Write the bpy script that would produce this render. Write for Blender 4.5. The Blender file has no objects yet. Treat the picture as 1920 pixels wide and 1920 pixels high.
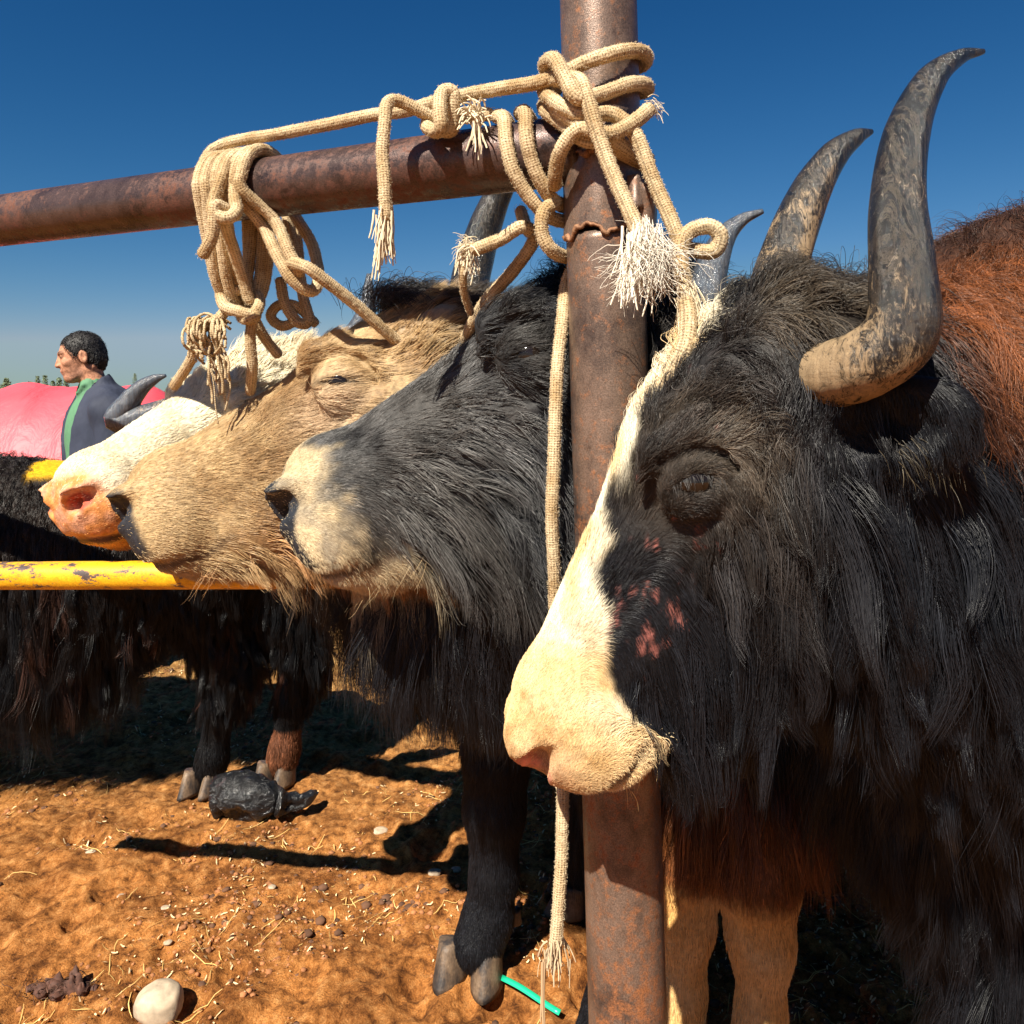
import bpy, math, random
import numpy as np
from mathutils import Vector
R = math.radians
sc = bpy.context.scene
rng = np.random.default_rng(7)
F_PX, CX, HY, CAMZ = 1500.0, 960.0, 745.0, 1.4      # lens in photograph pixels, horizon row, camera height

# ------------------------------------------------------------------ camera, sky, sun, exposure
cam_d = bpy.data.cameras.new('camera'); cam = bpy.data.objects.new('camera', cam_d)
sc.collection.objects.link(cam); sc.camera = cam
cam.location = (0, 0, CAMZ); cam.rotation_euler = (R(90), 0, 0)
cam_d.sensor_width = 36; cam_d.lens = 36 * F_PX / 1920
cam_d.shift_y = -(960 - HY) / 1920
cam_d.clip_start = 0.05; cam_d.clip_end = 3000
SUN_DIR = Vector((0.42, 0.80, -1.0)).normalized()   # the way the light travels
elev = math.asin(-SUN_DIR.z)
az = math.atan2(-SUN_DIR.x, -SUN_DIR.y)
world = bpy.data.worlds.new('World'); sc.world = world; world.use_nodes = True
nt = world.node_tree; bg = nt.nodes['Background']
sky = nt.nodes.new('ShaderNodeTexSky'); sky.sky_type = 'NISHITA'; sky.sun_disc = False
sky.sun_elevation = elev; sky.sun_rotation = az
sky.altitude = 1200; sky.air_density = 1.15; sky.dust_density = 0.35; sky.ozone_density = 3.5
# deeper, more saturated blue (dry high-altitude air): a response curve per channel over the whole sky
se = nt.nodes.new('ShaderNodeSeparateColor'); co = nt.nodes.new('ShaderNodeCombineColor'); nt.links.new(sky.outputs[0], se.inputs[0])
for i, (pw, k, mx) in enumerate(((2.2, .046, 1.45), (1.34, .160, 1.95), (1.10, .280, 2.4))):
    p_ = nt.nodes.new('ShaderNodeMath'); p_.operation = 'POWER'; p_.inputs[1].default_value = pw; nt.links.new(se.outputs[i], p_.inputs[0])
    m_ = nt.nodes.new('ShaderNodeMath'); m_.operation = 'MULTIPLY'; m_.inputs[1].default_value = k; nt.links.new(p_.outputs[0], m_.inputs[0])
    n_ = nt.nodes.new('ShaderNodeMath'); n_.operation = 'MINIMUM'; n_.inputs[1].default_value = mx; nt.links.new(m_.outputs[0], n_.inputs[0])
    nt.links.new(n_.outputs[0], co.inputs[i])
nt.links.new(co.outputs[0], bg.inputs[0])
bg.inputs[1].default_value = 0.10
sun_d = bpy.data.lights.new('sun', 'SUN'); sun_d.energy = 5.0; sun_d.angle = R(0.5); sun_d.color = (1, .93, .80)
sun = bpy.data.objects.new('sun', sun_d); sc.collection.objects.link(sun)
sun.rotation_euler = SUN_DIR.to_track_quat('-Z', 'Y').to_euler()
sc.view_settings.view_transform = 'Standard'; sc.view_settings.look = 'None'
sc.view_settings.gamma = 1; sc.view_settings.exposure = 1.15; sc.view_settings.use_curve_mapping = False
sc.cycles.max_bounces = 6; sc.cycles.diffuse_bounces = 3; sc.cycles.glossy_bounces = 2
sc.cycles.transmission_bounces = 3; sc.cycles.transparent_max_bounces = 6
sc.cycles.use_denoising = True
try: sc.cycles_curves.shape = 'RIBBONS'
except Exception: pass

# ------------------------------------------------------------------ helpers
def at(px, py, Y):
    return np.array([(px - CX) / F_PX * Y, Y, CAMZ + (HY - py) / F_PX * Y])
def unit(v):
    v = np.asarray(v, float); return v / (np.linalg.norm(v, axis=-1, keepdims=True) + 1e-12)
def sstep(a, b, x):
    t = np.clip((x - a) / (b - a), 0, 1); return t * t * (3 - 2 * t)
def hash3(i, j, k, s):
    h = (i * 374761393 + j * 668265263 + k * 2147483647 + s * 1274126177) & 0xFFFFFFFF
    h = ((h ^ (h >> 13)) * 1274126177) & 0xFFFFFFFF
    h = ((h ^ (h >> 16)) * 2246822519) & 0xFFFFFFFF
    return ((h ^ (h >> 15)) & 0xFFFFFF) / float(0x1000000)
def noise(P, f, s=0):                                # value noise, -1..1
    Q = np.asarray(P) * f + 1000.0
    I = np.floor(Q).astype(np.int64); T = Q - I; T = T * T * (3 - 2 * T)
    r = 0
    for a in (0, 1):
        for b in (0, 1):
            for c in (0, 1):
                w = (T[..., 0] if a else 1 - T[..., 0]) * (T[..., 1] if b else 1 - T[..., 1]) * (T[..., 2] if c else 1 - T[..., 2])
                r = r + w * hash3(I[..., 0] + a, I[..., 1] + b, I[..., 2] + c, s)
    return r * 2 - 1
def fbm(P, f, s=0, o=3):
    r = 0; a = 1; t = 0
    for i in range(o):
        r = r + a * noise(P, f * 2 ** i, s + i * 17); t += a; a *= .5
    return r / t

def tag(o, label, cat=None, group=None, kind=None):
    if label: o['label'] = label
    if cat: o['category'] = cat
    if group: o['group'] = group
    if kind: o['kind'] = kind
    return o
def link(o, parent=None):
    sc.collection.objects.link(o)
    if parent is not None:
        o.parent = parent; o.matrix_parent_inverse = parent.matrix_basis.inverted()
    return o
def empty(name, loc):
    o = bpy.data.objects.new(name, None); o.location = Vector(loc); o.empty_display_size = .1
    return link(o)
def mesh(name, V, Fc, mat, parent=None, smooth=True, col=None, uv=None):
    me = bpy.data.meshes.new(name)
    V = np.asarray(V, np.float32); Fc = np.asarray(Fc)
    if Fc.ndim == 2 and Fc.dtype != object:
        n, k = Fc.shape
        me.vertices.add(len(V)); me.vertices.foreach_set('co', V.ravel())
        me.loops.add(n * k); me.loops.foreach_set('vertex_index', Fc.astype(np.int32).ravel())
        me.polygons.add(n); me.polygons.foreach_set('loop_start', np.arange(0, n * k, k, dtype=np.int32))
        me.update(calc_edges=True); me.validate()
    else:
        me.from_pydata([tuple(map(float, v)) for v in V], [], [tuple(map(int, f)) for f in Fc])
    if smooth: me.polygons.foreach_set('use_smooth', np.ones(len(me.polygons), bool))
    if col is not None:
        a = me.attributes.new('col', 'FLOAT_COLOR', 'POINT')
        c = np.ones((len(V), 4), np.float32); c[:, :3] = col; a.data.foreach_set('color', c.ravel())
    if uv is not None:
        a = me.uv_layers.new(name='UVMap'); li = np.zeros(len(me.loops), np.int32)
        me.loops.foreach_get('vertex_index', li); a.data.foreach_set('uv', np.asarray(uv, np.float32)[li].ravel())
    me.materials.append(mat); me.update()
    return link(bpy.data.objects.new(name, me), parent)

# ------------------------------------------------------------------ materials
def mat(name):
    m = bpy.data.materials.new(name); m.use_nodes = True
    return m, m.node_tree, m.node_tree.nodes['Principled BSDF']
def N(nt, t, **kw):
    n = nt.nodes.new('ShaderNode' + t)
    for k, v in kw.items():
        if k in n.inputs: n.inputs[k].default_value = v
        else: setattr(n, k, v)
    return n
def ramp(nt, fac, stops):
    r = nt.nodes.new('ShaderNodeValToRGB'); e = r.color_ramp.elements
    while len(e) < len(stops): e.new(.5)
    for i, (p, c) in enumerate(stops):
        e[i].position = p; e[i].color = (*c, 1) if len(c) == 3 else c
    nt.links.new(fac, r.inputs[0]); return r.outputs[0]
def tnoise(nt, scale, detail=4, rough=.55, stretch=None, coord='Object', dist=0):
    tc = N(nt, 'TexCoord'); n = N(nt, 'TexNoise', Scale=scale, Detail=detail, Roughness=rough, Distortion=dist)
    if stretch:
        mp = N(nt, 'Mapping'); mp.inputs['Scale'].default_value = stretch
        nt.links.new(tc.outputs[coord], mp.inputs[0]); nt.links.new(mp.outputs[0], n.inputs[0])
    else: nt.links.new(tc.outputs[coord], n.inputs[0])
    return n.outputs[0]
def mix(nt, f, a, b, mode='MIX'):
    m = nt.nodes.new('ShaderNodeMix'); m.data_type = 'RGBA'; m.blend_type = mode
    for s, v in ((0, f), (6, a), (7, b)):
        if isinstance(v, (int, float)): m.inputs[s].default_value = v
        elif isinstance(v, tuple): m.inputs[s].default_value = (*v, 1)
        else: nt.links.new(v, m.inputs[s])
    return m.outputs[2]
def bump(nt, h, bsdf, strength=.5, dist=.002, normal=None):
    b = N(nt, 'Bump', Strength=strength, Distance=dist); nt.links.new(h, b.inputs['Height'])
    if normal is not None: nt.links.new(normal, b.inputs['Normal'])
    if bsdf is not None: nt.links.new(b.outputs[0], bsdf.inputs['Normal'])
    return b.outputs[0]

def hair_mat(name, rough=.42, spec=.5, sheen_tint=None):
    m, t, b = mat(name)
    a = N(t, 'Attribute', attribute_name='col')
    t.links.new(a.outputs['Color'], b.inputs['Base Color'])
    b.inputs['Roughness'].default_value = rough; b.inputs['Specular IOR Level'].default_value = spec
    return m
M_HAIR = hair_mat('yak_hair', .33, .27)
M_FUZZ = hair_mat('rope_fibre', .8, .2)
def skin_mat():
    m, t, b = mat('yak_skin'); a = N(t, 'Attribute', attribute_name='col')
    n = tnoise(t, 90, 5); v = ramp(t, n, [(.3, (.55,) * 3), (.7, (1.25,) * 3)])
    t.links.new(mix(t, 1.0, a.outputs['Color'], v, 'MULTIPLY'), b.inputs['Base Color'])
    b.inputs['Roughness'].default_value = .62; b.inputs['Specular IOR Level'].default_value = .22; bump(t, tnoise(t, 260, 3), b, .6, .002); return m
M_SKIN = skin_mat()
def wet_mat(name, c, r=.12):
    m, t, b = mat(name); b.inputs['Base Color'].default_value = (*c, 1); b.inputs['Roughness'].default_value = r; return m
M_EYE = wet_mat('eye_wet', (.012, .008, .006), .08)
def horn_mat(name, dark=(.018, .020, .024), dust=(.36, .25, .14), amt=.5):
    m, t, b = mat(name); a = N(t, 'Attribute', attribute_name='t')           # 0 base .. 1 tip along the horn
    n1 = tnoise(t, 14, 6, .65, (1, 1, .35)); n2 = tnoise(t, 130, 9, .85, (1, .6, .3), dist=2.2)
    n3 = tnoise(t, 220, 4, .6, (1, 1, .12)); n5 = tnoise(t, 40, 9, .85, (1, .5, .22), dist=1.3)
    base = ramp(t, n3, [(.3, dark), (.75, tuple(x * 3.2 for x in dark))])
    mm = N(t, 'Math', operation='MULTIPLY_ADD'); t.links.new(a.outputs['Fac'], mm.inputs[0])
    mm.inputs[1].default_value = -.40; mm.inputs[2].default_value = .115 + amt * .2
    ad = N(t, 'Math', operation='ADD'); t.links.new(mm.outputs[0], ad.inputs[0]); t.links.new(n1, ad.inputs[1])
    m2 = N(t, 'Math', operation='MULTIPLY'); t.links.new(n2, m2.inputs[0]); m2.inputs[1].default_value = 1.0
    a2 = N(t, 'Math', operation='ADD'); t.links.new(ad.outputs[0], a2.inputs[0]); t.links.new(m2.outputs[0], a2.inputs[1])
    mask = ramp(t, a2.outputs[0], [(.50 / 1.0 + .53 - .0, (0, 0, 0)), (1.0, (0, 0, 0))])
    mr = N(t, 'MapRange'); t.links.new(a2.outputs[0], mr.inputs[0])
    mr.inputs[1].default_value = 1.04; mr.inputs[2].default_value = 1.16
    sc1 = ramp(t, n5, [(.47, (0, 0, 0)), (.495, (.22,) * 3), (.52, (0, 0, 0))]); mx = N(t, 'Math', operation='MAXIMUM'); t.links.new(mr.outputs[0], mx.inputs[0]); t.links.new(sc1, mx.inputs[1]); mr = mx
    dustc = ramp(t, n3, [(.3, tuple(x * .65 for x in dust)), (.7, dust)])
    t.links.new(mix(t, mr.outputs[0], base, dustc), b.inputs['Base Color'])
    rr = N(t, 'MapRange'); t.links.new(mr.outputs[0], rr.inputs[0]); rr.inputs[3].default_value = .13; rr.inputs[4].default_value = .55
    t.links.new(rr.outputs[0], b.inputs['Roughness'])
    bump(t, a2.outputs[0], b, .7, .0025, bump(t, tnoise(t, 26, 3, .5, (1, 1, 5)), None, .35, .004)); return m
M_HORN = horn_mat('horn_dusty', dark=(.006, .0065, .007), amt=.50)
M_HORN2 = horn_mat('horn_blue_grey', dark=(.03, .036, .046), amt=.15)
M_HORN3 = horn_mat('horn_tan', dark=(.16, .11, .065), amt=1.0)
def hoof_mat():
    m, t, b = mat('hoof_horn')
    n = tnoise(t, 30, 5, .6, (1, 1, .3)); n2 = tnoise(t, 160, 4)
    c = mix(t, 1., ramp(t, n, [(.38, (.03, .024, .022)), (.55, (.14, .09, .055)), (.72, (.24, .17, .11))]), ramp(t, n2, [(.3, (.7,) * 3), (.7, (1.15,) * 3)]), 'MULTIPLY')
    t.links.new(c, b.inputs['Base Color']); b.inputs['Roughness'].default_value = .6; bump(t, n2, b, .5, .002); return m
M_HOOF = hoof_mat()
def rust_mat(name, dark, mid, rust, rough=.45, w=0.0):
    m, t, b = mat(name)
    n0 = tnoise(t, 3.2, 5, .65, (1, 1, .5)); n1 = tnoise(t, 16, 7, .7, (1, 1, .7)); n2 = tnoise(t, 70, 7, .75); n3 = tnoise(t, 520, 3, .7); n4 = tnoise(t, 9, 5, .7, (1, 1, 2.2))
    c = ramp(t, n1, [(.34, dark), (.5, mid), (.66, tuple(x * 1.35 for x in mid))])
    ad = N(t, 'Math', operation='ADD'); t.links.new(n0, ad.inputs[0]); t.links.new(n2, ad.inputs[1])
    k = N(t, 'MapRange'); t.links.new(ad.outputs[0], k.inputs[0]); k.inputs[1].default_value = .98 - w; k.inputs[2].default_value = 1.16 - w
    c = mix(t, k.outputs[0], c, mix(t, n3, tuple(x * .7 for x in rust), rust))
    st = ramp(t, n4, [(.62, (1, 1, 1)), (.70, (.42, .38, .36))]); c = mix(t, 1., c, st, 'MULTIPLY')
    sp = ramp(t, n3, [(.36, (.6,) * 3), (.64, (1.25,) * 3)])
    t.links.new(mix(t, 1., c, sp, 'MULTIPLY'), b.inputs['Base Color'])
    b.inputs['Metallic'].default_value = .35
    r = N(t, 'MapRange'); t.links.new(k.outputs[0], r.inputs[0]); r.inputs[3].default_value = rough; r.inputs[4].default_value = .8
    t.links.new(r.outputs[0], b.inputs['Roughness'])
    bump(t, mix(t, .5, n2, n3), b, .35, .002); return m
M_POST = rust_mat('rusty_post', (.07, .048, .04), (.165, .112, .085), (.33, .125, .045), .33)
M_RAIL = rust_mat('brown_rail', (.038, .024, .022), (.078, .050, .044), (.15, .058, .036), .27)
M_WELD = rust_mat('weld_bead', (.12, .05, .03), (.25, .12, .06), (.38, .22, .12), .7)
def yellow_mat():
    m, t, b = mat('chipped_yellow_paint')
    n1 = tnoise(t, 38, 8, .75, (.5, 1, 1)); n3 = tnoise(t, 300, 4)
    c = ramp(t, n1, [(.40, (.07, .05, .045)), (.44, (.18, .11, .08)), (.45, (.62, .30, .01)), (.6, (.80, .42, .012))])
    t.links.new(mix(t, 1., c, ramp(t, n3, [(.3, (.75,) * 3), (.7, (1.1,) * 3)]), 'MULTIPLY'), b.inputs['Base Color'])
    b.inputs['Roughness'].default_value = .42; bump(t, n1, b, .5, .002); return m
M_YELLOW = yellow_mat()
def rope_mat():
    m, t, b = mat('cotton_rope')
    uv = N(t, 'UVMap'); mp = N(t, 'Mapping'); t.links.new(uv.outputs[0], mp.inputs[0])
    sx = N(t, 'SeparateXYZ'); t.links.new(uv.outputs[0], sx.inputs[0])
    def wave(su, sv):
        a = N(t, 'Math', operation='MULTIPLY'); t.links.new(sx.outputs[0], a.inputs[0]); a.inputs[1].default_value = su
        c = N(t, 'Math', operation='MULTIPLY_ADD'); t.links.new(sx.outputs[1], c.inputs[0]); c.inputs[1].default_value = sv; t.links.new(a.outputs[0], c.inputs[2])
        s = N(t, 'Math', operation='SINE'); t.links.new(c.outputs[0], s.inputs[0])
        return s.outputs[0]
    w1 = wave(2 * math.pi * 6, 900); w2 = wave(2 * math.pi * 6, -900)
    mul = N(t, 'Math', operation='MULTIPLY'); t.links.new(w1, mul.inputs[0]); t.links.new(w2, mul.inputs[1])
    n = tnoise(t, 420, 5, .7); n2 = tnoise(t, 18, 5, .6); n4 = tnoise(t, 900, 2, .6)
    sm = N(t, 'Math', operation='MULTIPLY_ADD'); t.links.new(mul.outputs[0], sm.inputs[0]); sm.inputs[1].default_value = .17; t.links.new(n, sm.inputs[2])
    c = ramp(t, sm.outputs[0], [(.30, (.20, .14, .08)), (.46, (.62, .49, .31)), (.8, (.78, .66, .46))])
    d = ramp(t, n2, [(.36, (.62, .52, .40)), (.60, (1., .98, .95))])
    sp = ramp(t, n4, [(.60, (1, 1, 1)), (.72, (.55, .45, .35))])
    t.links.new(mix(t, 1., mix(t, 1., c, d, 'MULTIPLY'), sp, 'MULTIPLY'), b.inputs['Base Color'])
    b.inputs['Roughness'].default_value = .9; b.inputs['Specular IOR Level'].default_value = .15
    bump(t, sm.outputs[0], b, .9, .0022); return m
M_ROPE = rope_mat()

# ------------------------------------------------------------------ signed distance fields and surface nets
def axis(*seg):
    r = []
    for a, b, s in seg:
        n = max(1, int(round((b - a) / s))); r.append(np.linspace(a, b, n, endpoint=False))
    return np.concatenate(r + [[seg[-1][1]]])
class Field:
    def __init__(s, xs, ys, zs):
        s.ax = [np.asarray(xs, np.float32), np.asarray(ys, np.float32), np.asarray(zs, np.float32)]
        s.F = np.full([len(a) for a in s.ax], .3, np.float32)
    def block(s, lo, hi):
        sl = []
        for i in range(3):
            a = np.searchsorted(s.ax[i], lo[i]) - 1; b = np.searchsorted(s.ax[i], hi[i]) + 1
            sl.append(slice(max(a, 0), min(max(b, 0), len(s.ax[i]))))
        X, Y, Z = np.meshgrid(*[s.ax[i][sl[i]] for i in range(3)], indexing='ij')
        return tuple(sl), np.stack([X, Y, Z], -1)
    def comb(s, sl, d, k, sub):
        f = s.F[sl]
        if f.size == 0: return
        if sub:
            h = np.clip(.5 - .5 * (f + d) / k, 0, 1); s.F[sl] = f * (1 - h) - d * h + k * h * (1 - h)
        else:
            h = np.clip(.5 + .5 * (d - f) / k, 0, 1); s.F[sl] = d * (1 - h) + f * h - k * h * (1 - h)
    def cone(s, a, b, ra, rb, k=.03, sub=False):
        a = np.asarray(a, np.float32); b = np.asarray(b, np.float32); m = max(ra, rb) + k + .04
        sl, P = s.block(np.minimum(a, b) - m, np.maximum(a, b) + m)
        ab = b - a; t = np.clip(((P - a) @ ab) / max(ab @ ab, 1e-9), 0, 1)
        d = np.linalg.norm(P - a - t[..., None] * ab, axis=-1) - (ra + (rb - ra) * t)
        s.comb(sl, d, k, sub)
    def ell(s, c, r, ax=None, k=.03, sub=False):
        c = np.asarray(c, np.float32); r = np.asarray(r, np.float32)
        A = np.eye(3, dtype=np.float32) if ax is None else np.asarray(ax, np.float32)
        m = np.abs(A.T * r).sum(1) + k + .04
        sl, P = s.block(c - m, c + m)
        q = (P - c) @ A.T
        k0 = np.linalg.norm(q / r, axis=-1); k1 = np.linalg.norm(q / (r * r), axis=-1) + 1e-6
        s.comb(sl, k0 * (k0 - 1) / k1, k, sub)
    def chain(s, pts, rad, k=.03, sub=False):
        for i in range(len(pts) - 1): s.cone(pts[i], pts[i + 1], rad[i], rad[i + 1], k, sub)
    def mesh(s):
        F = s.F.copy()
        F[0] = F[-1] = .05; F[:, 0] = F[:, -1] = .05; F[:, :, 0] = F[:, :, -1] = .05
        ins = F < 0; nx, ny, nz = F.shape
        acc = np.zeros((nx - 1, ny - 1, nz - 1, 3), np.float32); cnt = np.zeros((nx - 1, ny - 1, nz - 1), np.float32)
        X, Y, Z = s.ax
        full = [X[:, None, None], Y[None, :, None], Z[None, None, :]]
        edges = []
        for d in range(3):
            a = [slice(None)] * 3; b = [slice(None)] * 3; a[d] = slice(0, -1); b[d] = slice(1, None)
            a = tuple(a); b = tuple(b)
            cr = ins[a] != ins[b]; I = np.argwhere(cr)
            fa = F[a][cr]; fb = F[b][cr]; t = fa / (fa - fb)
            P = np.stack([X[I[:, 0]], Y[I[:, 1]], Z[I[:, 2]]], -1)
            st = s.ax[d][I[:, d] + 1] - s.ax[d][I[:, d]]
            P[:, d] += t * st
            o = [e for e in range(3) if e != d]
            for u in (0, -1):
                for v in (0, -1):
                    J = I.copy(); J[:, o[0]] += u; J[:, o[1]] += v
                    ok = np.all(J >= 0, 1) & (J[:, 0] < nx - 1) & (J[:, 1] < ny - 1) & (J[:, 2] < nz - 1)
                    np.add.at(acc, tuple(J[ok].T), P[ok]); np.add.at(cnt, tuple(J[ok].T), 1)
            edges.append((d, o, I, ins[a][cr]))
        use = cnt > 0; idx = np.full(cnt.shape, -1, np.int64); idx[use] = np.arange(use.sum())
        V = acc[use] / cnt[use][:, None]
        Q = []
        for d, o, I, flip in edges:
            ok = (I[:, o[0]] > 0) & (I[:, o[1]] > 0) & (I[:, o[0]] < F.shape[o[0]] - 1) & (I[:, o[1]] < F.shape[o[1]] - 1)
            I = I[ok]; fl = flip[ok]
            def g(u, v):
                J = I.copy(); J[:, o[0]] += u; J[:, o[1]] += v; return idx[tuple(J.T)]
            q = np.stack([g(-1, -1), g(0, -1), g(0, 0), g(-1, 0)], 1)
            if d == 1: fl = ~fl
            q[~fl] = q[~fl][:, ::-1]; Q.append(q)
        return V, np.concatenate(Q)
def vnormals(V, Q):
    n = np.cross(V[Q[:, 2]] - V[Q[:, 0]], V[Q[:, 3]] - V[Q[:, 1]])
    N_ = np.zeros_like(V)
    for i in range(4): np.add.at(N_, Q[:, i], n)
    return unit(N_), np.linalg.norm(n, axis=1) * .5
def relax(V, Q, it=1, w=.5):
    for _ in range(it):
        A = np.zeros_like(V); c = np.zeros(len(V))
        for i in range(4):
            np.add.at(A, Q[:, i], V[Q[:, (i + 1) % 4]]); np.add.at(A, Q[:, i], V[Q[:, (i + 3) % 4]]); np.add.at(c, Q[:, i], 2)
        V = V * (1 - w) + w * A / np.maximum(c, 1)[:, None]
    return V

# ------------------------------------------------------------------ hair
def curves(name, pts, rad, col, material, parent=None):
    n, k, _ = pts.shape
    hc = bpy.data.hair_curves.new(name); hc.add_curves([k] * n)
    hc.position_data.foreach_set('vector', pts.astype(np.float32).ravel())
    a = hc.attributes.get('radius') or hc.attributes.new('radius', 'FLOAT', 'POINT')
    a.data.foreach_set('value', rad.astype(np.float32).ravel())
    a = hc.attributes.new('col', 'FLOAT_COLOR', 'CURVE')
    c = np.ones((n, 4), np.float32); c[:, :3] = col; a.data.foreach_set('color', c.ravel())
    hc.materials.append(material)
    return link(bpy.data.objects.new(name, hc), parent)
def grow(P, Nn, p, seed=0, nseg=7):
    """strand polylines from roots P with normals Nn and property dict p"""
    n = len(P); g = np.random.default_rng(seed + 5)
    cs = p['clump_size']; ca = p['clump']
    jit = P + np.stack([fbm(P, 60., 300 + i, 1) for i in range(3)], -1) * (cs * .45)[:, None]
    _, inv = np.unique(np.floor(jit / cs[:, None]).astype(np.int64), axis=0, return_inverse=True); inv = inv.ravel(); m = inv.max() + 1
    lk = p.get('lock', sstep(.015, .05, p['len'])); q1, q2 = g.random(m)[inv], g.random(m)[inv]
    L = p['len'] * (0.7 + .45 * g.random(n)) * (1 + lk * (.45 * q1 - .22))
    D = unit(p['dir']); D = D - Nn * (D * Nn).sum(1, keepdims=True) * .8
    D = unit(D + g.normal(0, 1, (n, 3)) * p.get('mess', .12)[:, None] + g.normal(0, 1, (m, 3))[inv] * (lk * .24)[:, None])
    wf = np.stack([fbm(P, p.get('wf', 16.), 100 + i, 2) for i in range(3)], -1)
    D = unit(D + wf * p.get('flow', .45)[:, None])
    G = np.array([0, 0, -1.]); pts = np.zeros((n, nseg, 3)); pts[:, 0] = P
    lift, gr = p['lift'] * (1 + lk * (1.5 * q2 - .7)), p['grav']
    curl = g.normal(0, 1, (n, 3)) * p.get('curl', np.full(n, .15))[:, None]
    for k in range(1, nseg):
        t = (k - .5) / (nseg - 1)
        d = D * (1 - gr * t)[:, None] + Nn * (lift * (1 - t) ** 1.5)[:, None] + G * (gr * t * 1.3)[:, None] + curl * math.sin(t * 5) * t
        pts[:, k] = pts[:, k - 1] + unit(d) * (L / (nseg - 1))[:, None]
    cnt = np.bincount(inv, minlength=m)
    _, in2 = np.unique(np.floor((jit + 7.3) / (cs * 2.6)[:, None]).astype(np.int64), axis=0, return_inverse=True); in2 = in2.ravel(); m2 = in2.max() + 1; cn2 = np.bincount(in2, minlength=m2)
    off = g.normal(0, 1, (m, 3)); of2 = g.normal(0, 1, (m, 3)); ph = g.random(m) * 6.28; sr = .35 + .65 * g.random(n) ** .6
    for k in range(1, nseg):
        t = k / (nseg - 1)
        c = np.stack([np.bincount(inv, pts[:, k, i], m) for i in range(3)], 1) / cnt[:, None]
        c2 = np.stack([np.bincount(in2, pts[:, k, i], m2) for i in range(3)], 1) / cn2[:, None]
        w2 = (lk * np.interp(L, [.05, .12], [.38, .20]) * t ** 1.6)[:, None]; pts[:, k] = pts[:, k] * (1 - w2) + c2[in2] * w2
        w = (ca * sr * t ** 1.3)[:, None]
        pts[:, k] = pts[:, k] * (1 - w) + (c[inv] + off[inv] * (L * .11 * t)[:, None] + of2[inv] * (L * .075 * t * np.sin(t * 8 + ph[inv]))[:, None]) * w
    prof = np.linspace(1, 0, nseg) ** .7 * .85 + .15
    rad = p['r'][:, None] * prof[None, :] * (.8 + .4 * g.random(n))[:, None]
    br = hash3(inv, inv * 7 + 3, inv * 3 + 1, 5)
    lum = p['col'].mean(1, keepdims=True); am = sstep(.35, .06, lum)
    col = p['col'] * ((.78 + .3 * g.random(n)[:, None] + .22 * br[:, None]) * (1 - am) + (.42 + .35 * g.random(n)[:, None] + 1.0 * br[:, None] ** 2 + 2.2 * g.random(n)[:, None] ** 9) * am)
    return pts, rad, col
HCUR = [None]
def coat(V, Q, props, count, seed, parent, nseg=7):
    Nv, A = vnormals(V, Q); C = V[Q].mean(1); Nf = unit(Nv[Q].mean(1))
    w = A * np.maximum(props(C, Nf)['w'], 0) * (1 - .9 * HCUR[0].lip); w = w / w.sum()
    g = np.random.default_rng(seed)
    f = g.choice(len(Q), count, p=w); u, v = g.random(count)[:, None], g.random(count)[:, None]
    q = Q[f]
    bl = lambda X: (X[q[:, 0]] * (1 - u) + X[q[:, 1]] * u) * (1 - v) + (X[q[:, 3]] * (1 - u) + X[q[:, 2]] * u) * v
    P = bl(V); Nn = unit(bl(Nv)); p = props(P, Nn)
    pts, rad, col = grow(P, Nn, p, seed, nseg)
    return curves('coat', pts, rad, col, M_HAIR, parent)

# ------------------------------------------------------------------ tubes, horns, hooves
def spline(C, step=.004):
    C = np.asarray(C, float); P = np.vstack([2 * C[0] - C[1], C, 2 * C[-1] - C[-2]]); out = []
    for i in range(1, len(P) - 2):
        p0, p1, p2, p3 = P[i - 1:i + 3]; n = max(2, int(np.linalg.norm(p2 - p1) / step) + 1)
        t = np.linspace(0, 1, n, endpoint=False)[:, None]
        out.append(.5 * (2 * p1 + (p2 - p0) * t + (2 * p0 - 5 * p1 + 4 * p2 - p3) * t * t + (3 * p1 - p0 - 3 * p2 + p3) * t ** 3))
    return np.vstack(out + [P[-2][None]])
def frames(S):
    T = unit(np.gradient(S, axis=0)); u = np.cross(T[0], [0.3, .2, 1.]); u = u / np.linalg.norm(u); U = [u]
    for i in range(1, len(S)):
        u = U[-1] - T[i] * (U[-1] @ T[i]); U.append(u / (np.linalg.norm(u) + 1e-9))
    U = np.array(U); return T, U, np.cross(T, U)
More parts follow.
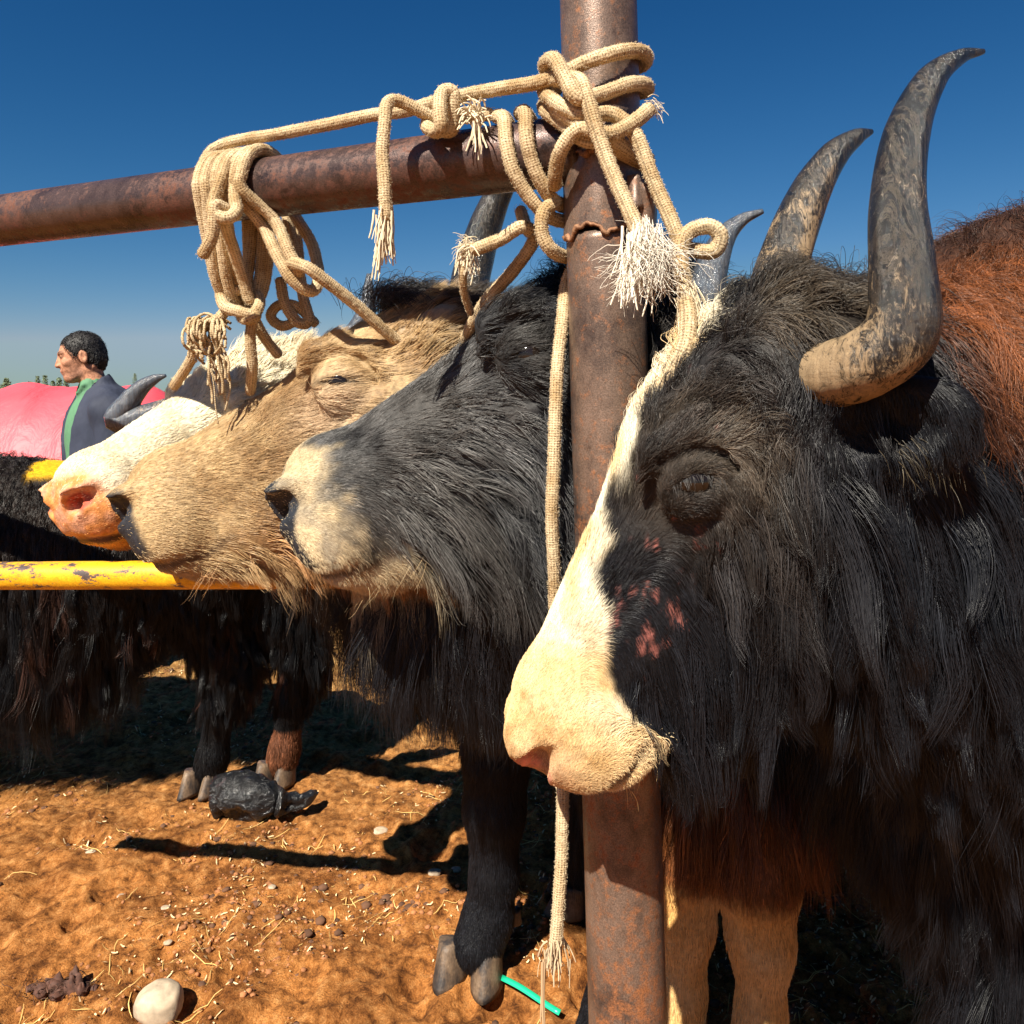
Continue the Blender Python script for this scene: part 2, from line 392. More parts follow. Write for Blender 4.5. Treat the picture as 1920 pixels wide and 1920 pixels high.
def tube(S, rad, sides=16, mod=None, caps=True):
    T, U, W = frames(S); n = len(S); th = np.linspace(0, 2 * math.pi, sides, endpoint=False)
    rr = np.broadcast_to(np.asarray(rad, float).reshape(-1, 1), (n, sides)).copy()
    arc = np.concatenate([[0], np.cumsum(np.linalg.norm(np.diff(S, axis=0), axis=1))])
    if mod is not None: rr = rr * mod(th[None, :], arc[:, None], S)
    V = S[:, None] + rr[..., None] * (np.cos(th)[None, :, None] * U[:, None] + np.sin(th)[None, :, None] * W[:, None])
    i = np.arange(n - 1)[:, None] * sides; j = np.arange(sides)[None, :]; j2 = (j + 1) % sides
    Q = np.stack([i + j, i + j2, i + sides + j2, i + sides + j], -1).reshape(-1, 4)
    V = V.reshape(-1, 3); uv = np.stack([np.broadcast_to(th / (2 * math.pi), (n, sides)).ravel(), np.repeat(arc, sides)], 1)
    if caps:
        a = len(V); V = np.vstack([V, S[0], S[-1]]); uv = np.vstack([uv, [0, 0], [0, arc[-1]]])
        jj = np.arange(sides); j2 = (jj + 1) % sides
        Q = np.vstack([Q, np.stack([np.full(sides, a), j2, jj, jj], 1)[:, [0, 1, 2, 2]], np.stack([np.full(sides, a + 1), (n - 1) * sides + jj, (n - 1) * sides + j2, (n - 1) * sides + j2], 1)])
    return V, Q, uv, arc
def fix_tris(Q):
    return [tuple(dict.fromkeys(q)) for q in Q.tolist()]
def tube_obj(name, S, rad, material, parent=None, sides=16, mod=None):
    V, Q, uv, arc = tube(S, rad, sides, mod, True)
    return mesh(name, V, np.array(fix_tris(Q), dtype=object), material, parent, True, None, uv)
def horn(pts, rads, material, parent, name='horn'):
    S = spline(pts, .006); n = len(S)
    arc = np.concatenate([[0], np.cumsum(np.linalg.norm(np.diff(np.asarray(pts), axis=0), axis=1))]); a2 = np.concatenate([[0], np.cumsum(np.linalg.norm(np.diff(S, axis=0), axis=1))])
    rad = np.interp(a2 / a2[-1], arc / arc[-1], rads)
    mod = lambda th, s, S_: 1 + .035 * np.exp(-s / .09) * np.sin(s * 330 + 1.5 * np.sin(th)) + .03 * noise(np.stack(np.broadcast_arrays(np.cos(th) * 2, np.sin(th) * 2, s * 18), -1), 1.0, 4)
    V, Q, uv, _ = tube(S, rad, 32, mod)
    o = mesh(name, V, np.array(fix_tris(Q), dtype=object), material, parent, True, None, uv)
    at_ = o.data.attributes.new('t', 'FLOAT', 'POINT'); at_.data.foreach_set('value', (uv[:, 1] / uv[:, 1].max()).astype(np.float32))
    return o
def claw(base, fwd, side, h, ln, wd, parent):
    """one half of a cloven hoof: base = middle of its sole"""
    f = unit(np.array([fwd[0], fwd[1], 0.])); s = unit(np.array([side[0], side[1], 0.])); V = []; sd = 20; rings = 9
    for k in range(rings):
        z = k / (rings - 1)
        for i in range(sd):
            a = 2 * math.pi * i / sd; c, d = math.cos(a), math.sin(a)
            fx = (abs(c) ** .8) * math.copysign(1, c); L_ = ln * (1 - .36 * z) * (1.15 if c > 0 else .85)
            taper = 1 - .35 * max(c, 0)
            V.append(np.asarray(base) + f * (fx * L_ - z * ln * .35) + s * d * wd * taper * (1 - .12 * z) + np.array([0, 0, 1]) * (h * z * (1 - .15 * max(-c, 0))))
    V = np.array(V); Q = []
    for k in range(rings - 1):
        for i in range(sd): Q.append((k * sd + i, k * sd + (i + 1) % sd, (k + 1) * sd + (i + 1) % sd, (k + 1) * sd + i))
    Q.append(tuple(range(sd))[::-1]); Q.append(tuple((rings - 1) * sd + i for i in range(sd)))
    return mesh('hoof', V, np.array(Q, dtype=object), M_HOOF, parent)

# ------------------------------------------------------------------ yaks
class Head:
    def __init__(s, poll, a, near=(0, -1, 0), sc_=1.0, phi=30, kz=1.0):
        s.phi = R(phi); s.kz = kz
        s.P = np.asarray(poll, float); s.a = unit(a); near = np.asarray(near, float)
        s.l = unit(near - s.a * (near @ s.a)); s.n = unit(np.cross(s.a, s.l))
        if s.n[2] < 0 and abs(s.n[2]) > .05: s.n = -s.n
        s.A = np.stack([s.a, s.l, s.n]); s.s = sc_
    def w(s, x, y, z): return s.P + s.s * (x * s.a + y * s.l + z * s.kz * s.n)
    def eye(s, q, u, v, dy=0.0):                          # point on the eyelid bulge; u toward the nose along the slit, v up across it
        c, d = math.cos(s.phi), math.sin(s.phi); k = max(0, 1 - (u / .046) ** 2 - (v / .036) ** 2)
        return s.w(.232 + u * c - v * d, q * (.097 + .026 * math.sqrt(k) + dy), -.034 + u * d + v * c)
    def uv(s, x, z):
        c, d = math.cos(s.phi), math.sin(s.phi); return (x - .232) * c + (z + .034) * d, -(x - .232) * d + (z + .034) * c
    def loc(s, P): return ((P - s.P) @ s.A.T) / (s.s * np.array([1, 1, s.kz]))
def head_sdf(f, H, eye_open=.0, wide=1.0, mouth=1.0, square=0):
    s = H.s; A = H.A
    E = lambda c, r, k=.03, sub=False: f.ell(H.w(*c), np.array(r) * s * np.array([1, 1, H.kz]), A, k * s, sub)
    Cn = lambda a, b, ra, rb, k=.03, sub=False: f.cone(H.w(*a), H.w(*b), ra * s, rb * s, k * s, sub)
    E((.085, 0, -.095), (.142, .120, .120))
    E((.17, 0, -.055), (.17, .105, .088), .04)
    Cn((.20, 0, -.035), (.52, 0, -.048), .066, .056, .04)
    E((.36, 0, -.09), (.17, .078, .085), .04)
    E((.535, 0, -.074), (.077, .080 * wide, .080), .03)
    Cn((.12, 0, -.22), (.46, 0, -.145), .080, .042, .05)
    E((.518, 0, -.142), (.048, .044, .028), .018)
    if square:
        for q in (-1, 1): E((.581, q * .030, -.048), (.037, .044, .048), .020); E((.570, q * .028, -.096), (.035, .044, .038), .020); E((.532, q * .034, -.130), (.048, .046, .032), .020)
    for q in (-1, 1):
        E((.550, q * .034, -.088), (.056, .050, .056), .018)
        E((.17, q * .058, -.15), (.13, .062, .105), .04)
        Cn((.30, q * .062, -.075), (.20, q * .085, -.085), .018, .022, .025)      # cheek bone
        E((.232, q * .097, -.034), (.041, .025, .034), .014)                       # lids over the eyeball
        f.chain([H.eye(q, u, v, -.002) for u, v in ((.056, .010), (.038, .038), (.0, .050), (-.038, .038), (-.056, .012))], [.006 * s, .009 * s, .010 * s, .009 * s, .006 * s], .024 * s)   # brow
        f.chain([H.eye(q, u, v, .006) for u, v in ((.054, -.010), (.048, .008), (.030, .026), (.0, .034), (-.030, .027), (-.048, .008), (-.054, -.006))], [.002 * s, .003 * s, .0036 * s, .0036 * s, .0036 * s, .003 * s, .002 * s], .012 * s, True)
        f.chain([H.eye(q, u, v, -.002) for u, v in ((.036, -.013), (.017, -.002), (0, .001), (-.018, 0), (-.031, -.004))], [.003 * s, (.0042 + .005 * eye_open) * s, (.005 + .0075 * eye_open) * s, (.0042 + .005 * eye_open) * s, .0025 * s], .003 * s, True)
        f.chain([H.eye(q, u, v, .004) for u, v in ((.040, -.016), (.034, -.036), (.010, -.044), (-.02, -.040))], [.002 * s, .003 * s, .003 * s, .002 * s], .006 * s, True)
        Cn((.30, q * .090, -.075), (.40, q * .088, -.11), .006, .004, .012, True)
        # nostril: rim then the hole
        E((.590, q * .043, -.050), (.030, .026, .030), .012)
        E((.575, q * .060, -.033), (.034, .016, .012), .012)
        f.chain([H.w(.622, q * .040, -.060), H.w(.612, q * .056, -.044), H.w(.585, q * .074, -.046), H.w(.560, q * .084, -.056)], [.018 * s, .021 * s, .015 * s, .006 * s], .005 * s, True)
        f.chain([H.w(.60, q * .040, -.056), H.w(.56, q * .040, -.056)], [.013 * s, .008 * s], .006 * s, True)
        # mouth
        f.chain([H.w(.612, 0, -.112), H.w(.602, q * .036, -.120), H.w(.565, q * .066, -.132), H.w(.515, q * .076, -.140), H.w(.455, q * .076, -.134)], [(.0035 + .0055 * mouth) * s] * 4 + [.003 * s], .006 * s, True)
    f.cone(H.w(.622, 0, -.05), H.w(.614, 0, -.105), .0025 * s, .0025 * s, .004 * s, True)
def hw_(x, y, z):
    zl = np.interp(x, [.15, .40, .60], [-.33, -.190, -.172]); return sstep(-.16, -.02, x) * (x < .70) * (np.abs(y) < .25) * sstep(-.012, .006, z - zl)
def std_props(P, Nn, H):
    n = len(P); h = H.loc(P); x, y, z = h.T
    one = np.ones(n)
    headw = hw_(x, y, z)
    back = -H.a[None] + 0 * P
    zl = np.interp(x, [.455, .515, .565, .602, .614], [-.134, -.140, -.132, -.120, -.110]); H.lip = np.exp(-((z - zl) / .0065) ** 2) * sstep(.45, .49, x) * hw_(x, y, z)
    return n, x, y, z, one, headw, back
def eye_part(H, q, parent):
    V = []; Q = []; c = H.w(.232, q * .098, -.034); r = .0228 * H.s; a, b = 16, 24
    for i in range(a + 1):
        for j in range(b):
            t, p = math.pi * i / a, 2 * math.pi * j / b
            V.append(c + r * np.array([math.sin(t) * math.cos(p), math.sin(t) * math.sin(p), math.cos(t)]))
    for i in range(a):
        for j in range(b): Q.append((i * b + j, i * b + (j + 1) % b, (i + 1) * b + (j + 1) % b, (i + 1) * b + j))
    return mesh('eye', V, Q, M_EYE, parent)
def lashes(H, q, g, n=70, col=(.02, .018, .016), ln=.016):
    P = np.array([H.eye(q, -.028 + .056 * t, .010 * math.sin(t * math.pi), .001) for t in g.random(n)])
    c, d = math.cos(H.phi), math.sin(H.phi); e2 = -H.a * d + H.n * c
    lr = ln * (.45 + .75 * g.random(n))[:, None]
    D = unit(H.l * q * .9 - e2 * .9 + g.normal(0, .26, (n, 3))); k = 5; pts = np.zeros((n, k, 3)); pts[:, 0] = P
    for i in range(1, k): D = unit(D + np.array([0, 0, -.12]) ); pts[:, i] = pts[:, i - 1] + D * lr / (k - 1)
    return pts, np.linspace(.00026, .0001, k)[None].repeat(n, 0), np.tile(col, (n, 1))
def whiskers(H, root, g, n, col, ln, xr, name='whiskers'):
    P = np.array([H.w(xr[0] + (xr[1] - xr[0]) * g.random(), (g.random() * 2 - 1) * .055, -.165 + .012 * g.random()) for _ in range(n)]); o1 = np.ones(n)
    pts, rad, c = grow(P, np.tile(-H.n, (n, 1)), dict(len=o1 * ln, dir=np.tile(H.a * .3 + np.array([0, -.2, -1.]), (n, 1)), lift=o1 * .6, grav=o1 * .4, r=o1 * .00032, clump=o1 * .1, clump_size=o1 * .02, col=np.tile(col, (n, 1)), mess=o1 * .45, flow=o1 * .3, curl=o1 * .2), 12, 6)
    curves(name, pts, rad, c, M_HAIR, root)
def ear(f, base, tip, w, up):
    b, t = np.asarray(base), np.asarray(tip); m = (b + t) / 2; d = unit(t - b); L = np.linalg.norm(t - b)
    upv = unit(np.asarray(up) - d * (np.asarray(up) @ d)); s = np.cross(d, upv)
    A = np.stack([d, upv, s])
    f.ell(m, (L * .56, w, .018), A, .02)
    f.ell(m + s * .024 + d * L * .05 - upv * w * .12, (L * .40, w * .66, .024), A, .008, True)
def leg(f, pts, rads, k=.04): f.chain(pts, rads, k)

YAKS = {}
def finish_yak(root, f, props, count, seed, H, nseg=7, smooth_it=1, body_name='body'):
    HCUR[0] = H
    V, Q = f.mesh(); V = relax(V, Q, smooth_it, .4); Nv, _ = vnormals(V, Q)
    p = props(V, Nv); col = mixc(p['skin'], np.array((.05, .028, .02)), H.lip * .85)
    mesh(body_name, V, Q, M_SKIN, root, True, col)
    if count: coat(V, Q, props, count, seed, root, nseg)
def mixc(a, b, t): return np.asarray(a) * (1 - t[:, None]) + np.asarray(b) * t[:, None]

BLACK = np.array((.0086, .0091, .0116)); CREAM = np.array((.74, .53, .27)); PALE = np.array((.84, .76, .58))
PINK = np.array((.42, .15, .12)); BROWN = np.array((.135, .045, .016)); TANLEG = np.array((.66, .38, .13))

# ---- the big black yak in front
def yak_near():
    H = Head((.279, .95, 1.53), (-.285, .01, -.507), phi=52)
    root = empty('yak', (1.2, 1.45, 0))
    tag(root, 'large black long-haired yak with cream muzzle, head hanging in front of the rusty post', 'yak')
    f = Field(axis((-.06, .62, .0045), (.62, .9, .009), (.9, 2.6, .03)), axis((.66, 1.12, .0045), (1.12, 1.4, .012), (1.4, 2.4, .03)), axis((0, .8, .025), (.8, 1.68, .0045), (1.68, 1.95, .012)))
    S, Hp = np.array((1.02, 1.38, 1.18)), np.array((2.15, 1.85, 1.12))
    f.cone(S, Hp, .37, .36, .05)
    f.ell((1.10, 1.38, 1.45), (.50, .22, .31), None, .08)
    f.cone((.42, 1.00, 1.36), (.90, 1.25, 1.20), .155, .28, .10)
    f.cone((.48, 1.10, 1.44), (.90, 1.32, 1.45), .10, .18, .08)
    f.cone((.45, .98, 1.20), (.85, 1.15, 1.05), .13, .26, .10)
    f.ell((.86, 1.34, .90), (.30, .26, .34), None, .08)
    for (x, y, hx, hy) in ((.80, 1.22, 0, 0), (.92, 1.55, 0, 0), (2.05, 1.65, 0, 0), (2.25, 2.05, 0, 0)):
        leg(f, [(x + .06, y, .85), (x, y, .5), (x - .02, y, .14), (x - .05, y, .07)], [.13, .075, .05, .055])
        for q in (-1, 1): claw((x - .10, y + q * .036, .0), (-1, -.2 + q * .1), (.2, -1), .085, .065, .034, root)
    head_sdf(f, H, .8, 1.0, .45, 1)
    for q in (-1, 1): f.ell(H.w(.602, q * .062, -.046), (.024, .024, .017), H.A, .006, True)
    ear(f, at(1550, 810, .865), at(1815, 772, .765), .048, (0, -.15, 1))
    def props(P, Nn):
        n, x, y, z, one, hw, back = std_props(P, Nn, H)
        nz = fbm(P, 22., 3, 3); nz2 = fbm(P, 60., 9, 2)
        top = .046 - .25 * np.maximum(x - .35, 0) ** 1.3
        wy = np.interp(x, [.0, .10, .25, .33, .38, .44, .47], [.030, .034, .034, .046, .085, .12, .3])
        zb = np.interp(x, [0, .2, .30, .34, .38, .42, .475, .500, .515, .53], [.028, .022, .018, .004, .000, -.030, -.062, -.125, -.20, -.5])
        nb = fbm(P, 13., 71, 3); cream = sstep(-.008, .008, wy - np.abs(y) + nb * .030 + nz2 * .006) * sstep(-.008, .008, z - zb + nb * .034 + nz2 * .008) * hw * sstep(-.03, .05, x)
        brown = sstep(.43, .49, P[:, 0] + .04 * nz) * sstep(1.35, 1.42, P[:, 2] + .04 * nz + .16 * (P[:, 0] - .6)) * (1 - sstep(.1, .4, np.exp(-(((P - at(1690, 790, .80)) / np.array([.10, .06, .05])) ** 2).sum(1))))
        ridge = sstep(1.58, 1.65, P[:, 2] - .25 * np.maximum(P[:, 0] - .7, 0)) * brown
        dust = sstep(-.25, .5, fbm(P, 12., 31, 3)) * sstep(-.17, -.03, z) * sstep(.34, .20, x) * hw
        col = mixc(BLACK, (.105, .080, .054), dust * .65)
        eu, ev = H.uv(x, z); near_eye = np.exp(-((x - .20) / .09) ** 2 - ((z + .03) / .08) ** 2) * hw
        col = mixc(col, (.085, .067, .052), np.clip(near_eye * .45 + .15 * sstep(1.4, .8, np.hypot(eu / .055, ev / .045)) * hw * (np.abs(y) > .06), 0, .6))
        cr = mixc(CREAM, PALE, sstep(-.4, .3, nz) * sstep(.58, .40, x)); cr = mixc(cr, (.50, .30, .11), sstep(-.05, .5, fbm(P, 34., 41, 3)) * sstep(.38, .5, x) * .75); cr = mixc(cr, (.60, .33, .2), .7 * np.exp(-((x - .60) / .035) ** 2 - ((z + .055) / .04) ** 2)); col = mixc(col, cr, cream)
        col = mixc(col, BROWN, brown); col = mixc(col, (.045, .02, .012), ridge)
        # bald scarred skin on the cheek
        sc_f = fbm(P, 38., 77, 3)
        zone = np.exp(-((x - .36) / .085) ** 2 - ((z + .075) / .055) ** 2) * (np.abs(y) > .03)
        stre = fbm(P * np.array([1., 1., .45]), 120., 79, 2)
        zone = np.maximum(zone, .8 * np.exp(-((x - .285) / .03) ** 2 - ((z + .075) / .03) ** 2) * (np.abs(y) > .03))
        bald = sstep(.50, .74, zone * .56 + sc_f * .38 + stre * .62) * hw * (1 - cream)
        nostril = np.maximum(np.exp(-((x - .612) / .022) ** 2 - ((z + .048) / .024) ** 2 - ((np.abs(y) - .056) / .035) ** 2), 0)
        nost = sstep(.2, .5, nostril); lips = sstep(.015, .0, np.abs(z + .132 - .10 * (x - .61))) * sstep(.50, .56, x)
        skin = mixc(mixc(col * .7, np.array((.24, .085, .07)), bald), (.62, .24, .17), nost)
        deep = sstep(.604, .590, x) * nost; skin = mixc(skin, (.26, .055, .04), deep)
        slit = np.exp(-(eu / .032) ** 4 - (ev / .012) ** 2) * hw * (np.abs(y) > .07); skin = mixc(skin, (.006, .005, .005), slit)
        # lengths
        Lh = np.interp(x, [-.1, .05, .14, .22, .35, .42, .46, .5, .62], [.070, .065, .050, .026, .020, .012, .008, .006, .0035])
        side = sstep(-.07, -.15, z); Lj = np.interp(x, [0, .3, .42, .475, .505, .54, .62], [.15, .165, .155, .13, .035, .008, .004])
        Lh = Lh * (1 - side) + Lj * side
        eyez = sstep(1.35, .75, np.hypot(eu / .055, ev / .045)) * (np.abs(y) > .06)
        Lh = Lh * (1 - .62 * eyez)
        low = sstep(1.1, .8, P[:, 2]); Lb = .14 + .08 * low - .100 * brown + .03 * ridge
        leglow = sstep(.50, .32, P[:, 2]); Lb = Lb * (1 - leglow) + .02 * leglow
        L = Lh * hw + Lb * (1 - hw)
        earz = np.exp(-(((P - at(1690, 790, .80)) / np.array([.10, .06, .05])) ** 2).sum(1)); L = L * (1 - sstep(.12, .5, earz) * .84)
        L = L * (1 - .75 * bald)
        sd_ = sstep(-.0, -.10, z) * sstep(.53, .47, x); pollz = sstep(.20, .06, x) * hw; tw = np.stack([fbm(P, 11., 500 + i, 2) for i in range(3)], -1); d = back * (hw * (1 - .75 * sd_) * (1 - .8 * pollz))[:, None] + (np.array([.55, -.35, -.25]) + tw * 2.2) * pollz[:, None] + np.array([.10, -.02, -1.]) * ((1 - hw) + 1.2 * hw * sd_)[:, None]
        curlz = brown + 0 * x
        w = one * 1.0 * (1 + 1.2 * hw) * sstep(1.75, 1.2, P[:, 0]) + .12
        w = w * np.where(P[:, 1] > 1.3, .35, 1) * (1 - .85 * nost) * (1 - .8 * bald) * (1 - .92 * slit)
        w = w * (1 + 2.2 * sstep(.015, .008, L)) * (1 + 1.6 * eyez * hw)
        return dict(w=w, len=L, col=col, skin=skin, dir=d, lift=.50 * (1 - hw) + .14 * hw + .12 * hw * sstep(.20, .08, x) + .3 * brown, grav=np.clip(.75 * (1 - hw) + hw * (.15 + .7 * side + .35 * pollz), 0, 1) * (1 - .5 * brown),
                    r=np.where(L < .012, .00020, np.where(L < .03, .00025, .00034)), clump=np.interp(L, [.008, .03, .06], [.05, .45, .74]), clump_size=np.where(L > .06, .026, .013), flow=np.interp(L, [.006, .02], [.12, .3]) + .75 * sstep(.18, .05, x) * hw * sstep(-.12, -.03, z) + .4 * brown + .25 * near_eye, mess=.10 + .15 * near_eye + .12 * brown, curl=.14 + .45 * brown + .8 * sstep(.28, .12, x) * hw * sstep(-.17, -.06, z) + .12 * hw)
    finish_yak(root, f, props, 420000, 11, H, 8)
    for q in (1, -1): eye_part(H, q, root)
    g = np.random.default_rng(3); pts, rad, c = lashes(H, 1, g, 46, (.045, .042, .04), .012)
    curves('eyelashes', pts, rad, c, M_HAIR, root)
    whiskers(H, root, g, 40, (.60, .40, .18), .034, (.47, .60))
    n = 110; P = at(1735, 845, .80) + g.normal(0, 1, (n, 3)) * np.array([.020, .004, .010]); o1 = np.ones(n)
    pts, rad, c = grow(P, np.tile((0, -1., 0), (n, 1)), dict(len=o1 * .032, dir=np.tile((.5, -.3, -1.), (n, 1)), lift=o1 * .5, grav=o1 * .5, r=o1 * .0003, clump=o1 * .5, clump_size=o1 * .012, col=np.tile((.06, .048, .03), (n, 1)), mess=o1 * .35, flow=o1 * .3, curl=o1 * .2), 8, 6)
    curves('ear_tuft', pts, rad, c, M_HAIR, root)
    n = 1500; an = g.random(n) * 6.28; P = at(1492, 706, .865) + np.stack([-.004 + .010 * g.random(n), .036 * np.cos(an), .040 * np.sin(an)], -1); Nn = np.stack([0 * an - .2, np.cos(an), np.sin(an)], -1); o1 = np.ones(n)
    pts, rad, c = grow(P, unit(Nn), dict(len=o1 * .032, dir=np.tile((1., 0, .1), (n, 1)), lift=o1 * .25, grav=o1 * .15, r=o1 * .0003, clump=o1 * .5, clump_size=o1 * .012, col=np.tile((.03, .025, .02), (n, 1)), mess=o1 * .4, flow=o1 * .5, curl=o1 * .4), 9, 6)
    curves('horn_base_hair', pts, rad, c, M_HAIR, root)
    horn([at(1500, 705, .92), at(1545, 705, .85), at(1625, 680, .79), at(1690, 620, .765), at(1690, 500, .77), at(1683, 380, .785), at(1700, 250, .80), at(1745, 150, .815), at(1800, 107, .83), at(1843, 97, .84)],
         [.034, .035, .034, .034, .030, .026, .022, .0155, .008, .003], M_HORN, root)
    horn([at(1440, 640, .99), at(1450, 580, 1.06), at(1462, 515, 1.12), at(1490, 430, 1.14), at(1525, 350, 1.15), at(1565, 290, 1.16), at(1605, 258, 1.17), at(1634, 247, 1.18)],
         [.036, .038, .037, .033, .028, .021, .013, .004], M_HORN, root)
    return root, H

# ---- black-grey yak behind the post
def yak_mid():
    H = Head((.250, 1.337, 1.628), (-.88, -.05, -.47), (.0, -1, .12), 1.22, 15, 1.28)
    root = empty('yak', (.5, 2.3, 0))
    tag(root, 'grey-faced black yak with buff muzzle resting over the yellow bar beside the post', 'yak')
    f = Field(axis((-.50, .34, .0055), (.34, .6, .02), (.6, 1.4, .035)), axis((1.0, 1.62, .0055), (1.62, 2.1, .012), (2.1, 3.3, .035)), axis((0, .12, .01), (.12, .9, .012), (.9, 1.80, .0055), (1.80, 1.92, .02)))
    f.cone((.25, 2.05, 1.12), (.85, 2.95, 1.10), .34, .33, .05)
    f.ell((.35, 2.15, 1.35), (.25, .30, .25), None, .08)
    f.cone(H.w(.06, 0, -.14), (.16, 1.85, 1.16), .15, .25, .10)
    f.cone(H.w(.16, 0, -.20), (.02, 1.72, 1.02), .12, .22, .08)
    f.ell((.02, 1.83, .92), (.24, .24, .22), None, .08)
    f.ell((-.10, 1.66, 1.02), (.24, .20, .22), None, .10)
    legs = [(-.050, 1.95, 0), (.22, 1.66, 1), (.75, 3.05, 2), (1.0, 2.85, 3)]
    for (x, y, i) in legs:
        top = (x + .06, y + .03, .78)
        leg(f, [top, (x + .012, y, .52), (x + .008, y - .01, .40), (x + .006, y, .24), (x - .008, y, .14), (x - .030, y - .012, .080)], [.13, .074, .066, .050, .053, .062])
        for q in (-1, 1): claw((x - .055 + q * .044, y - .035 - q * .012, .0), (-.25 + q * .12, -1), (1, -.1), .088, .054, .039, root)
        for q in (-1, 1): claw((x + .03 + q * .03, y + .05, .085), (.3 * q, 1), (1, 0), .04, .018, .014, root)
    f.cone(H.w(.30, 0, -.21), (-.02, 1.55, 1.06), .10, .20, .08)
    head_sdf(f, H, 0, 1.0)
    def props(P, Nn):
        n, x, y, z, one, hw, back = std_props(P, Nn, H)
        nz = fbm(P, 18., 13, 3)
        m = sstep(.502, .55, x + fbm(P, 30., 14, 3) * .05 - .10 * (z + .06) * sstep(.0, -.2, z)) * hw
        chin = sstep(-.13, -.15, z) * sstep(.46, .50, x) * hw
        col = mixc(BLACK, (.105, .102, .10), sstep(.16, .38, x) * hw * sstep(-.19, -.08, z) * sstep(-.6, .2, fbm(P, 24., 15, 2)))
        col = mixc(col, (.05, .045, .04), sstep(-.2, .5, fbm(P, 8., 55, 2)) * hw * .7)
        col = mixc(col, mixc((.56, .44, .27), (.34, .28, .20), sstep(-.1, .5, fbm(P, 26., 16, 3))), np.maximum(m, chin * .8))
        pad = sstep(.556, .576, x + .3 * (np.abs(y) < .05) * .05) * sstep(-.122, -.112, z) * (1 - sstep(-.030, -.012, z)) * sstep(.078, .066, np.abs(y))
        rim = np.exp(-((x - .595) / .03) ** 2 - ((z + .048) / .030) ** 2 - ((np.abs(y) - .052) / .03) ** 2)
        pad = np.clip(pad + sstep(.25, .5, rim), 0, 1)
        skin = mixc(col * .75, (.022, .026, .034), pad)
        eu, ev = H.uv(x, z); slit = np.exp(-(eu / .032) ** 4 - (ev / .0045) ** 2) * hw * (np.abs(y) > .07); skin = mixc(skin, (.006, .005, .005), slit)
        side = sstep(-.04, -.15, z)
        Lh = np.interp(x, [-.1, .05, .14, .22, .35, .43, .49, .53, .62], [.11, .11, .09, .055, .034, .022, .010, .006, .0035])
        Lj = np.interp(x, [0, .25, .40, .45, .50, .62], [.19, .20, .18, .13, .022, .005]); Lh = Lh * (1 - side) + Lj * side
        eyez = np.exp(-((x - .235) / .05) ** 2 - ((z + .035) / .035) ** 2); Lh = Lh * (1 - .65 * eyez)
        Lb = (.17 - .05 * sstep(1.0, .8, P[:, 2])) * one; leglow = sstep(.72, .50, P[:, 2]); Lb = Lb * (1 - leglow) + .020 * leglow
        Lb = np.where(P[:, 2] < .20, .012, Lb)
        L = Lh * hw + Lb * (1 - hw)
        tw = np.stack([fbm(P, 10., 520 + i, 2) for i in range(3)], -1); fl = sstep(.24, .10, x) * hw; d = back * (hw * (1 - 1.1 * fl))[:, None] + np.array([.1, .1, -1.]) * ((1 - hw) + .95 * hw * sstep(.0, -.12, z))[:, None] + (np.array([-.7, -.35, -.5]) + tw * 1.6) * fl[:, None]
        w = (.8 + 1.4 * hw) * (1 + 2.2 * sstep(.015, .008, L)) * (1 + 2.0 * leglow) * np.where(P[:, 1] > 2.2, .12, 1) * (1 - .93 * pad) * (1 - .9 * slit) * (1 + .8 * sstep(.48, .56, x) * hw)
        return dict(w=w, len=L, col=col, skin=skin, dir=d, lift=.45 * (1 - hw) + .18 * hw + .35 * hw * sstep(.14, 0, x), grav=np.clip(.75 * (1 - hw) + hw * (.15 + .6 * side), 0, 1),
                    r=np.where(L < .012, .00026, np.where(L < .03, .0003, .00042)), clump=np.interp(L, [.008, .03, .06], [.05, .35, .62]), clump_size=np.where(L > .06, .020, .011), flow=np.interp(L, [.006, .02], [.12, .35]) + .6 * sstep(.2, .05, x) * hw, mess=.13 * one, curl=.12 * one)
    finish_yak(root, f, props, 260000, 21, H, 7)
    for q in (1, -1): eye_part(H, q, root)
    whiskers(H, root, np.random.default_rng(6), 90, (.30, .22, .12), .05, (.44, .56))
    horn([H.w(.03, -.10, -.04), at(893, 585, 1.47), at(880, 545, 1.52), at(893, 480, 1.54), at(915, 410, 1.54), at(945, 345, 1.53), at(985, 285, 1.52)], [.035, .037, .038, .036, .031, .024, .008], M_HORN, root)
    horn([H.w(.07, .10, -.06), at(1225, 655, 1.20), at(1285, 625, 1.19), at(1318, 560, 1.20), at(1335, 500, 1.21), at(1358, 445, 1.22), at(1392, 412, 1.22), at(1430, 396, 1.22)], [.034, .036, .034, .030, .025, .018, .010, .004], M_HORN2, root)
    return root, H

